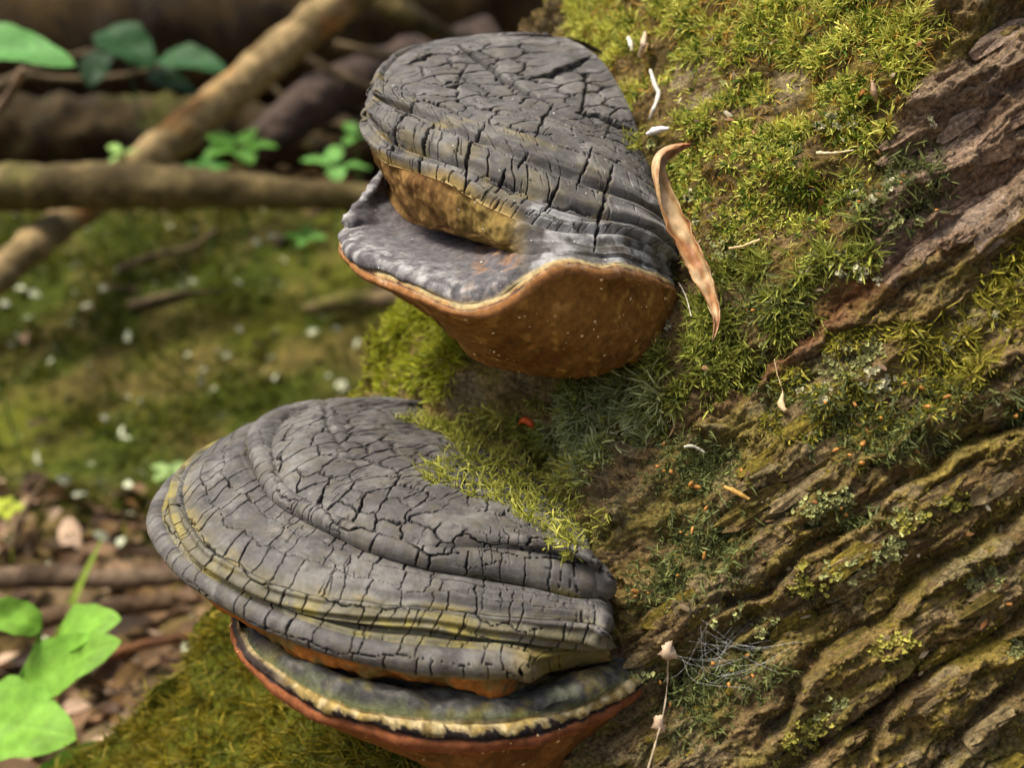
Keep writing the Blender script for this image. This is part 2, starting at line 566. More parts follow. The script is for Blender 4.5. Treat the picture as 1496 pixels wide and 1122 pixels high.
# lookup of surface points on the visible trunk face
vis_r = np.where(inwin.any(1))[0]
r0, r1_ = vis_r[0], vis_r[-1]
SUBP = TP[r0:r1_ + 1, :nfront]; SUBN = TN[r0:r1_ + 1, :nfront]
spx, spy = tpx[r0:r1_ + 1, :nfront], tpy[r0:r1_ + 1, :nfront]
# real surface normals of the relief
du = np.gradient(SUBP, axis=0); dv = np.gradient(SUBP, axis=1)
SN = np.cross(du, dv); SN /= np.linalg.norm(SN, axis=-1)[..., None] + 1e-12
SN *= np.where((SN * SUBN).sum(-1) < 0, -1, 1)[..., None]


def on_trunk(x, y, lift=0.0):
    k = np.argmin((spx[::8, ::8] - x) ** 2 + (spy[::8, ::8] - y) ** 2)
    i, j = np.unravel_index(k, spx[::8, ::8].shape)
    i0, j0 = max(0, i * 8 - 12), max(0, j * 8 - 12)
    wx, wy = spx[i0:i0 + 25, j0:j0 + 25], spy[i0:i0 + 25, j0:j0 + 25]
    i, j = np.unravel_index(np.argmin((wx - x) ** 2 + (wy - y) ** 2), wx.shape)
    i, j = i + i0, j + j0
    return SUBP[i, j] + SUBN[i, j] * lift, SUBN[i, j]


# ------------------------------------------------------------------ moss strands
def strands(B, N, length, width, colA, colB, lean, curl, seed, segs=3, jit=.6, tipbright=1.25, up=.55, wave=1.0, blunt=.9):
    """curved ribbons: base points B, normals N; returns verts, tris/quads, colours"""
    r = np.random.default_rng(seed)
    n = len(B)
    L = length * (.55 + .9 * r.random(n))
    d0 = N * up + lean + jit * r.normal(size=(n, 3)) * .9
    d0 /= np.linalg.norm(d0, axis=1)[:, None]
    cv = r.normal(size=(n, 3)) * wave + curl
    side = np.cross(d0, r.normal(size=(n, 3)))
    side /= np.linalg.norm(side, axis=1)[:, None] + 1e-9
    P = B - N * .001
    d = d0.copy()
    rows = []
    for k in range(segs + 1):
        t = k / segs
        w = width * (.75 + .6 * r.random(n)) * (1 - t ** (2 if blunt > .8 else 4) * blunt) * (.8 if k == 0 else 1.0)
        rows.append((P - side * w[:, None] * .5, P + side * w[:, None] * .5))
        d = d + cv * (.55 / segs) * 1.6
        d /= np.linalg.norm(d, axis=1)[:, None]
        P = P + d * (L / segs)[:, None]
    V = np.stack([v for pr in rows for v in pr], 1)      # n, 2*(segs+1), 3
    m = 2 * (segs + 1)
    base = (np.arange(n) * m)[:, None]
    F = []
    for k in range(segs):
        F.append(np.stack([base[:, 0] + 2 * k, base[:, 0] + 2 * k + 1, base[:, 0] + 2 * k + 3, base[:, 0] + 2 * k + 2], 1))
    mixv = np.clip(r.random(n) * 1.0, 0, 1)[:, None]
    c = colA * (1 - mixv) + colB * mixv
    c = c * (.65 + .7 * r.random((n, 1)))
    C = np.repeat(c[:, None, :], m, 1)
    ramp = np.repeat(np.linspace(.8, tipbright, segs + 1), 2)[None, :, None]
    return V.reshape(-1, 3), np.vstack(F), (C * ramp).reshape(-1, 3)


def scatter_trunk(weight, n, seed):
    r = np.random.default_rng(seed)
    w = np.clip(weight, 0, None)
    area = np.linalg.norm(np.cross(du, dv), axis=-1)
    w = w * area
    p = (w / w.sum()).ravel()
    k = r.choice(p.size, n, p=p)
    i, j = np.unravel_index(k, w.shape)
    i2, j2 = np.clip(i + 1, 0, w.shape[0] - 1), np.clip(j + 1, 0, w.shape[1] - 1)
    a, b = r.random((n, 1)), r.random((n, 1))
    B = SUBP[i, j] + a * (SUBP[i2, j] - SUBP[i, j]) + b * (SUBP[i, j2] - SUBP[i, j])
    return B, SUBN[i, j], spx[i, j], spy[i, j]


sw = wob[r0:r1_ + 1, :nfront]
patch = fbm(SUBP * 55, 3, 61)
patch2 = fbm(SUBP * 130, 3, 62)
dens = sst(-.25, .12, patch) * .85 + .3 * sst(-.05, .25, patch2)
IMG_R, IMG_U = RGT, UPV


def moss_layer(name, poly, n, length, width, cA, cB, seed, lean, curl, bare=(), dens_pow=1.0, flat=None, **kw):
    m = inpoly(spx + sw, spy + sw * .7, poly) * 1.0
    for b in bare:
        m = m * (1 - .93 * inpoly(spx + sw * .4, spy, b))
    fd = fur_m[r0:r1_ + 1, :nfront]
    m = m * np.clip(dens, .02, None) ** dens_pow * (1 - .85 * np.clip(fd * 1.3, 0, 1))
    B, N, x, y = scatter_trunk(m, n, seed)
    V, F, C = strands(B, N, length, width, cA, cB, lean, curl, seed, **kw)
    o = mesh(name, V, F, M_moss, tree, C, smooth=True)
    tag(o, kind='stuff')
    return o


BARE = [[(980, 92), (1045, 80), (1055, 135), (1010, 165), (980, 155)], [(1120, 105), (1185, 92), (1168, 152), (1128, 168)], [(955, 60), (975, 60), (975, 190), (950, 190)], [(1265, 205), (1330, 190), (1330, 260), (1270, 270)]]
y1, y2 = lin(130, 138, 40), lin(206, 204, 104)
g1, g2 = lin(84, 96, 34), lin(158, 160, 72)
o1, o2 = lin(176, 140, 58), lin(132, 104, 44)
dwn = -IMG_U * .35 - IMG_R * .15
moss_layer('moss', [(815, -20), (1290, -20), (1380, 35), (1330, 130), (1290, 250), (1230, 340), (1120, 400), (1010, 420), (990, 370), (960, 240), (925, 170), (890, 100), (830, 60)], 25000, .0078, .00085, y1, y2, 101, dwn * .4, dwn * .6, BARE, 3.2, segs=4, up=.42, wave=1.9, blunt=.6, jit=.8)
moss_layer('moss', [(815, -20), (1290, -20), (1380, 35), (1330, 130), (1290, 250), (1230, 340), (1120, 400), (1010, 420), (990, 370), (960, 240), (925, 170), (890, 100), (830, 60)], 4800, .0080, .0008, o1, o2, 102, dwn * .4, dwn * .6, BARE, .2, segs=4, up=.3, wave=1.9, blunt=.6, jit=.8)
moss_layer('moss', [(1000, 390), (1130, 370), (1260, 300), (1260, 380), (1225, 450), (1150, 510), (1060, 590), (990, 640), (870, 700), (790, 670), (745, 625), (790, 580), (880, 540), (985, 480)], 13500, .0080, .00092, g1, g2 * 1.1, 103, dwn * .5, dwn * .7, (), 3.6, segs=4, up=.42, wave=1.7, blunt=.6, jit=.8)
moss_layer('moss', [(800, 590), (900, 560), (990, 540), (960, 630), (860, 720), (800, 700)], 3000, .010, .0011, lin(120, 132, 84), lin(170, 172, 120), 104, dwn * .6, dwn, (), .8, segs=4, up=.4, wave=1.7, blunt=.6)
moss_layer('moss', MOSS_LEFT, 4600, .0105, .0013, lin(112, 122, 22), lin(160, 160, 44), 105, dwn * .4 - IMG_R * .3, dwn, (), .5)
moss_layer('moss', MOSS_MID, 5200, .0075, .0010, lin(112, 112, 34), lin(160, 150, 60), 106, dwn * .5, dwn, (), 1.8, segs=4, up=.4, wave=1.8, blunt=.6)
moss_layer('moss', [(880, -20), (1300, -20), (1260, 380), (1150, 500), (990, 620), (1000, 400), (960, 200)], 2200, .008, .0012, lin(50, 76, 18), lin(84, 110, 30), 107, dwn * .4, dwn, BARE, 3, segs=4, wave=1.6, blunt=.6)
moss_layer('moss', [(880, 660), (1500, 400), (1500, 1122), (880, 1122)], 11000, .0026, .0007, lin(104, 100, 34), lin(158, 146, 70), 108, dwn * .5, dwn, (), 1.8)

moss_layer('moss', [(630, 592), (720, 600), (800, 640), (870, 720), (880, 800), (845, 780), (790, 700), (700, 640)], 1900, .008, .0009, lin(116, 122, 40), lin(186, 182, 88), 109, dwn * .4 - IMG_R * .3, dwn * .5, (), .6, segs=4, up=.42, wave=1.7, blunt=.6)
# root flare, short dense moss
bz = inpoly(spx, spy, MOSS_BASE + []) | base_zone[r0:r1_ + 1, :nfront]
B, N, x, y = scatter_trunk(bz * (.25 + dens), 17000, 120)
V, F, C = strands(B, N, .012, .0013, lin(84, 86, 20), lin(142, 126, 34), -IMG_R * .2, np.zeros(3), 121)
tag(mesh('moss', V, F, M_moss, tree, C), kind='stuff')


def tuft(cx, cy, rx, ry, n, seed, cA, cB, ncap):
    """dark feathery moss tuft with orange spore capsules"""
    r = np.random.default_rng(seed)
    m = np.exp(-(((spx - cx) / rx) ** 2 + ((spy - cy) / ry) ** 2) * 1.4) * (((spx - cx) / rx) ** 2 + ((spy - cy) / ry) ** 2 < 1.8)
    B, N, x, y = scatter_trunk(m * np.clip(dens + .25, 0, 2), n, seed)
    V, F, C = strands(B, N, .0085, .0010, cA, cB, dwn * .8, dwn * .6, seed, segs=3, jit=.9, wave=1.3)
    # leaflets along every strand
    m2 = 8
    Vr = V.reshape(-1, m2, 3)
    base = (Vr[:, 2] + Vr[:, 3] + Vr[:, 4] + Vr[:, 5]) / 4
    V2, F2, C2 = strands(np.repeat(base, 3, 0), np.repeat(N, 3, 0), .0030, .0008, cA * 1.2, cB * 1.3, dwn * .5, dwn * 0, seed + 1, segs=2, jit=1.3)
    F2 = F2 + len(V)
    o = mesh('moss_tuft', np.vstack([V, V2]), np.vstack([F, F2]), M_moss, tree, np.vstack([C, C2]))
    tag(o, kind='stuff')
    pts = []
    for k in range((ncap + 1) // 2):
        i = r.integers(len(B))
        pts.append((B[i] + N[i] * (.005 + .004 * r.random()) + dwn * .004, N[i]))
    return o, pts


def blob(nu=8, nv=6, sx=1., sy=1., sz=1.6):
    v = []
    for a in range(nv + 1):
        ph = pi * a / nv
        for b in range(nu):
            th = 2 * pi * b / nu
            v.append((sx * sin(ph) * cos(th), sy * sin(ph) * sin(th), sz * cos(ph) * (1 + .2 * cos(ph))))
    return np.array(v), gridfaces(nv + 1, nu, True)


cv_, cf_ = blob()
cap_me = bpy.data.meshes.new('spore_capsule')
cap_me.from_pydata((cv_ * .00105).tolist(), [], cf_.tolist())
cap_me.polygons.foreach_set('use_smooth', [True] * len(cap_me.polygons))
cap_me.materials.append(M_capsule)
TUFTS = [(1015, 690, 62, 45, 420, 14), (1030, 790, 55, 62, 480, 14), (960, 850, 50, 40, 260, 6), (1200, 590, 95, 40, 420, 5), (1270, 640, 90, 34, 420, 9), (1110, 450, 80, 36, 330, 2),
         (1340, 585, 60, 30, 240, 8), (1080, 985, 62, 36, 360, 10), (1010, 1040, 45, 62, 330, 4), (1150, 275, 60, 26, 150, 2), (1330, 270, 45, 50, 240, 6), (1270, 310, 50, 50, 240, 3),
         (1470, 595, 40, 22, 150, 5), (1230, 760, 50, 20, 150, 3), (1240, 165, 45, 40, 120, 0), (1290, 40, 70, 30, 160, 1), (850, 30, 30, 22, 140, 0)]
for k, (cx, cy, rx, ry, n, nc) in enumerate(TUFTS):
    light = k in (9, 14, 15, 16)
    cA, cB = (lin(70, 92, 20), lin(120, 128, 34)) if light else (lin(62, 70, 36), lin(126, 134, 78))
    o, pts = tuft(cx, cy, rx, ry, int(n * 1.35), 200 + k, cA, cB, nc)
    for P, N in pts:
        c = bpy.data.objects.new('spore_capsule', cap_me)
        COL.objects.link(c)
        c.parent = o
        c.location = P - np.array(tree.location)
        c.rotation_euler = (random.uniform(0, 3), random.uniform(0, 3), random.uniform(0, 6))
        s = random.uniform(.45, 1.15)
        c.scale = (s, s * random.uniform(.7, 1.1), s * random.uniform(.7, 1.3))


# hard bark plates split along the grain, each its own piece
E1w = RGT * E1[0] - UPV * E1[1]
E2w = RGT * E2[0] - UPV * E2[1]
PLATE_ZONE = [(1090, 640), (1500, 420), (1510, 1130), (880, 1130), (900, 900), (1000, 880), (1090, 760)]
PLATE_TOP = [(1330, 130), (1500, 30), (1500, 330), (1300, 420), (1270, 380)]


def bark_plate(x, y, L, Wd, seed, thick, name, top):
    rr = np.random.default_rng(seed)
    P, N = on_trunk(x, y)
    m = 10
    ro, rb = [], []
    tl = rr.normal() * .08
    for j in range(m):
        th = 2 * pi * (j + .5 * rr.random()) / m
        rx = L * .5 * np.sign(cos(th)) * abs(cos(th)) ** .6 * (.75 + .4 * rr.random())
        ry = Wd * .5 * np.sign(sin(th)) * abs(sin(th)) ** .7 * (.7 + .5 * rr.random())
        x2, y2 = x + (E1[0] * rx + E2[0] * ry) * FPX / .53, y + (E1[1] * rx + E2[1] * ry) * FPX / .53
        Q, N2 = on_trunk(x2, y2)
        Q = .6 * Q + .4 * (P + E1w * rx + E2w * ry)
        ro.append(Q + N2 * (thick * (.6 + .6 * rr.random()) + tl * ry))
        rb.append(Q - N2 * .0025)
    V = np.array([np.mean(ro, 0) + N * thick * .25] + ro + rb)
    F3 = np.array([(0, 1 + j, 1 + (j + 1) % m) for j in range(m)])
    F4 = np.array([(1 + j, 1 + m + j, 1 + m + (j + 1) % m, 1 + (j + 1) % m) for j in range(m)])
    pal = [lin(142, 122, 84), lin(128, 112, 56), lin(120, 98, 62), lin(152, 134, 96), lin(134, 118, 48)] if not top else [lin(152, 128, 106), lin(132, 108, 86), lin(174, 152, 130)]
    cc = pal[rr.integers(len(pal))] * rr.uniform(.75, 1.15)
    Cc = np.tile(cc, (len(V), 1)) * (1 + .2 * rr.normal(size=(len(V), 1)))
    return V, F3, F4, Cc


def set_grain(o, V):
    q_ = V - CAM
    a_, b_ = q_ @ RGT, -(q_ @ UPV)
    at = o.data.attributes.new('Grain', 'FLOAT_VECTOR', 'POINT')
    at.data.foreach_set('vector', np.stack([a_ * E1[0] + b_ * E1[1], a_ * E2[0] + b_ * E2[1], q_ @ FWD], -1).reshape(-1).astype(np.float32))


rp_ = np.random.default_rng(650)
placed = 0
while placed < 115:
    x, y = rp_.uniform(880, 1510), rp_.uniform(20, 1130)
    top_z = inpoly(np.array(x), np.array(y), PLATE_TOP)
    if not (top_z or inpoly(np.array(x), np.array(y), PLATE_ZONE)): continue
    V, F3, F4, Cc = bark_plate(x, y, rp_.uniform(.016, .045), rp_.uniform(.005, .011), 2000 + placed, rp_.uniform(.0006, .0016), 'bark_plate', top_z)
    o = mesh('bark_plate', V, [F4, F3], M_bark, tree, Cc, smooth=False)
    set_grain(o, V)
    placed += 1
Vs, Q4, T3, Cs, k0 = [], [], [], [], 0
for k in range(480):
    x, y = rp_.uniform(880, 1510), rp_.uniform(20, 1130)
    top_z = inpoly(np.array(x), np.array(y), PLATE_TOP)
    if not (top_z or inpoly(np.array(x), np.array(y), PLATE_ZONE)): continue
    V, F3, F4, Cc = bark_plate(x, y, rp_.uniform(.003, .010), rp_.uniform(.0015, .004), 3000 + k, rp_.uniform(.0003, .0010), '', top_z)
    Vs.append(V); T3.append(F3 + k0); Q4.append(F4 + k0); Cs.append(Cc); k0 += len(V)
V = np.vstack(Vs)
o = mesh('bark_scales', V, [np.vstack(Q4), np.vstack(T3)], M_bark, tree, np.vstack(Cs), smooth=False)
set_grain(o, V); tag(o, kind='stuff')
# litter caught in the moss: flakes of leaf, bark and lichen
Vs, T3, Cs, k0 = [], [], [], 0
fcol = [lin(150, 116, 74), lin(112, 84, 52), lin(172, 152, 116), lin(168, 156, 128), lin(150, 100, 52), lin(92, 70, 44)]
for k in range(420):
    zone = MOSS_MAIN if k < 260 else PLATE_ZONE
    x, y = rp_.uniform(760, 1500), rp_.uniform(0, 1120)
    if not inpoly(np.array(x), np.array(y), zone): continue
    P, N = on_trunk(x, y, rp_.uniform(.002, .006) if k < 260 else .0015)
    t = np.cross(N, rp_.normal(size=3)); t /= np.linalg.norm(t); b = np.cross(N, t)
    a_, w_ = rp_.uniform(.0008, .0036), rp_.uniform(.0004, .0014)
    tilt = rp_.normal() * .5
    pts = [P + t * a_ * cos(q2) * rp_.uniform(.7, 1.2) + b * w_ * sin(q2) * rp_.uniform(.7, 1.2) + N * a_ * tilt * cos(q2) for q2 in np.linspace(0, 2 * pi, 7, endpoint=False)]
    Vs += [P + N * .0004] + pts
    T3 += [(k0, k0 + 1 + j, k0 + 1 + (j + 1) % 7) for j in range(7)]
    Cs += [fcol[rp_.integers(6)] * rp_.uniform(.7, 1.15)] * 8
    k0 += 8
tag(mesh('caught_debris', np.array(Vs), np.array(T3), M_dry, tree, np.array(Cs)), kind='stuff')


# foliose lichen patches
def lichen(cx, cy, r, n, c, seed):
    rr = np.random.default_rng(seed)
    V, F, C = [], [], []
    kN = 0
    for k in range(int(n * 1.7)):
        if k % 9 == 0:
            rad = r * 1.1 * math.sqrt(rr.random()); an = rr.random() * 6.283
            hx, hy = cx + rad * cos(an) * 1.15 + rad * sin(an) * .3, cy + .6 * rad * sin(an) - rad * cos(an) * .35
        P, N = on_trunk(hx + rr.normal() * r * .16, hy + rr.normal() * r * .13)
        t = np.cross(N, rr.normal(size=3)); t /= np.linalg.norm(t)
        b = np.cross(N, t)
        m = 7
        s = .0005 + .0009 * rr.random()
        tilt = rr.normal(size=2) * .45
        ring = []
        for j in range(m):
            th = 2 * pi * j / m
            q_ = s * (.35 + 1.1 * rr.random())
            ring.append(P + t * q_ * cos(th) + b * q_ * sin(th) + N * (.0012 + .0012 * rr.random() + q_ * (tilt[0] * cos(th) + tilt[1] * sin(th))))
        V += [P + N * .0008] + ring
        for j in range(m):
            F.append((kN, kN + 1 + j, kN + 1 + (j + 1) % m))
        cc = c * (.7 + .6 * rr.random())
        C += [cc * .8] + [cc] * m
        kN += m + 1
    return mesh('lichen', np.array(V), np.array(F), M_lichen, tree, np.array(C))


lg, lw, ly = lin(158, 160, 104), lin(192, 188, 152), lin(158, 152, 72)
LICH = [(1000, 330, 16, 20, lw), (1150, 215, 24, 24, lg), (1265, 400, 26, 40, lw), (940, 600, 34, 46, lw), (1110, 520, 24, 24, lg), (1330, 330, 22, 24, lg), (1060, 120, 18, 14, lg), (1060, 370, 24, 60, lg), (1222, 182, 22, 40, lw), (1200, 388, 24, 40, lw), (1240, 525, 38, 90, lg), (1275, 560, 30, 50, lw), (1212, 735, 34, 100, lg), (1190, 848, 34, 60, ly), (1230, 838, 26, 50, lg),
        (1306, 945, 26, 70, ly), (1190, 1062, 22, 50, ly), (1160, 1095, 28, 70, ly), (1108, 915, 18, 40, lg), (1290, 805, 26, 60, lg), (1335, 765, 24, 50, ly), (1430, 850, 30, 50, lg), (1386, 730, 24, 50, ly),
        (1320, 755, 20, 30, lg), (1060, 895, 24, 30, lg), (1485, 945, 18, 40, lg), (950, 985, 20, 40, lg), (1400, 505, 22, 50, lw), (1460, 470, 22, 30, lw), (845, 690, 38, 60, lg), (885, 640, 34, 50, lw), (1190, 575, 20, 36, lw), (1030, 540, 24, 20, lw), (1010, 290, 10, 16, lw), (1290, 285, 22, 30, lw), (960, 205, 14, 24, lg), (985, 470, 12, 14, lw), (1360, 180, 10, 8, lw), (1210, 1035, 20, 40, lg)]
for k, (cx, cy, r, n, c) in enumerate(LICH):
    lichen(cx, cy, r, n, c, 300 + k)


# ------------------------------------------------------------------ bracket fungi
def loft(rings, nb, nf, ne, subs, tens):
    """rings: list of (back, front, end) 3-D control points; columns line up by segment"""
    cols = []
    for bk, fr, en in rings:
        allp = np.vstack([bk, fr, en])
        S, mk = crspline(allp, 14)
        i1, i2 = mk[len(bk)], mk[len(bk) + len(fr) - 1]
        A = resample(S[:i1 + 1], nb)
        Bq = resample(S[i1:i2 + 1], nf)
        Cq = resample(S[i2:], ne)
        cols.append(np.vstack([A[:-1], Bq, Cq[1:]]))
    R = np.array(cols)                       # nr, ncol, 3
    nr = len(R)
    out, iv, wv = [], [], []
    for k in range(nr - 1):
        p1, p2 = R[k], R[k + 1]
        m1 = (p2 - (R[k - 1] if k > 0 else p1)) * (.5 if k > 0 else 1) * tens[k]
        m2 = ((R[k + 2] if k + 2 < nr else p2) - p1) * (.5 if k + 2 < nr else 1) * tens[k + 1]
        n = subs[k]
        for j in range(n + (1 if k == nr - 2 else 0)):
            t = j / n
            h00, h10, h01, h11 = 2 * t ** 3 - 3 * t ** 2 + 1, t ** 3 - 2 * t ** 2 + t, -2 * t ** 3 + 3 * t ** 2, t ** 3 - t ** 2
            out.append(h00 * p1 + h10 * m1 + h01 * p2 + h11 * m2)
            iv.append(k); wv.append(t)
    return np.array(out), np.array(iv), np.array(wv)


def normals(P, toward=None):
    a = np.gradient(P, axis=0); b = np.gradient(P, axis=1)
    n = np.cross(b, a)
    n /= np.linalg.norm(n, axis=-1)[..., None] + 1e-12
    return n


def chaincoords(P):
    """arc-length coordinates: s along the rings (mean), v across (mean)"""
    ds = np.linalg.norm(np.diff(P, axis=1), axis=2).mean(0)
    s = np.concatenate([[0], np.cumsum(ds)])
    dv_ = np.linalg.norm(np.diff(P, axis=0), axis=2).mean(1)
    v = np.concatenate([[0], np.cumsum(dv_)])
    return np.meshgrid(s, v)


def cracks(s, v, cs, cv, seed, width, warp_amt=.35):
    full = s.shape
    nrow = CAPROWS
    s, v = s[:nrow], v[:nrow]
    p = np.stack([s / cs, v / cv], -1)
    wq = np.stack([fbm(p * 1.1, 3, seed + 3), fbm(p * 1.1 + 31.7, 3, seed + 4)], -1)
    wq2 = np.stack([fbm(p * 4.5, 2, seed + 5), fbm(p * 4.5 + 11.7, 2, seed + 6)], -1)
    e, cid = voro_edge(p + warp_amt * wq + .07 * wq2, seed, .82, 1)
    E = np.full(full, 1.0); E[:nrow] = e * min(cs, cv)
    return E, cid


def brick(s, v, cs, cv, seed, skip_r=.18, skip_t=.5):
    """radial and ring-wise cracks: rows of blocks with uneven joints; returns distance to the nearest joint"""
    full = s.shape
    n = CAPROWS
    s, v = s[:n], v[:n]
    P2 = np.stack([s / cs, v / cv], -1)
    vv = v / cv + .35 * fbm(P2 * .5, 3, seed + 1) + .06 * noise(P2 * 4, seed + 2)
    r = np.floor(vv).astype(np.int32)
    fv = vv - r
    z = r * 0
    hr = _hash(r, z, z, seed) / 4294967295.
    ss = s / cs + hr * 17.3 + .10 * fbm(P2 * 2.2, 3, seed + 3)
    c = np.floor(ss).astype(np.int32)
    dr = np.full(s.shape, 9.)
    for k in (-1, 0, 1, 2):
        h1 = _hash(c + k, r, z, seed + 11) / 4294967295.
        h2 = _hash(c + k, r, z + 1, seed + 12) / 4294967295.
        h3 = _hash(c + k, r, z + 2, seed + 13) / 4294967295.
        pos = c + k + .75 * (h1 - .5) + .35 * (h3 - .5) * (fv - .5)
        d = np.abs(ss - pos) * cs
        dr = np.minimum(dr, np.where(h2 < skip_r, 9., d))
    hb = _hash(c, r, z + 5, seed) / 4294967295.
    ht = _hash(c, r + 1, z + 5, seed) / 4294967295.
    dt = np.minimum(np.where(hb < skip_t, 9., fv * cv), np.where(ht < skip_t, 9., (1 - fv) * cv))
    E = np.full(full, 1.0)
    E[:n] = np.minimum(dr, dt)
    return E


def split_parts(name_ranges, P, C, parent, iv):
    """cut the lofted sheet into parts by ring interval"""
    ncol = P.shape[1]
    objs = {}
    for nm, (k0, k1), mat in name_ranges:
        rows = np.where((iv >= k0) & (iv < k1))[0]
        lo, hi = rows[0], min(rows[-1] + 1, len(P) - 1)
        sub = P[lo:hi + 1]; cc = C[lo:hi + 1]
        objs[nm] = mesh(nm, sub.reshape(-1, 3), gridfaces(len(sub), ncol), mat, parent, cc.reshape(-1, 3))
    return objs


GREY = lin(76, 74, 71); GREY2 = lin(98, 96, 92); DGREY = lin(60, 57, 54); OLV = lin(134, 122, 48)
YEL = lin(162, 140, 84); CREAM = lin(196, 178, 132); DARK = lin(46, 40, 38); ORG = lin(176, 112, 60); PORE = lin(146, 92, 36); REDB = lin(126, 76, 46); SKIRT = lin(150, 112, 52)
CRACK_BLACK = lin(17, 15, 13)  # near-black mixed into the carved cracks of both caps


def mixc(a, b, m):
    return a * (1 - m[..., None]) + b * m[..., None]


# ---- lower bracket -------------------------------------------------
KROLL = .12


def z2(pts, H):
    out = []
    for p in pts:
        x, y = 200 + p[0] / 1.962, 550 + p[1] / 1.962
        qx, qy = (x - 748) / FPX, (y - 561) / FPX
        d = H / (.309 + .951 * qy - KROLL * qx)
        if len(p) > 2: d += p[2]
        out.append(W(x, y, d))
    return np.array(out)


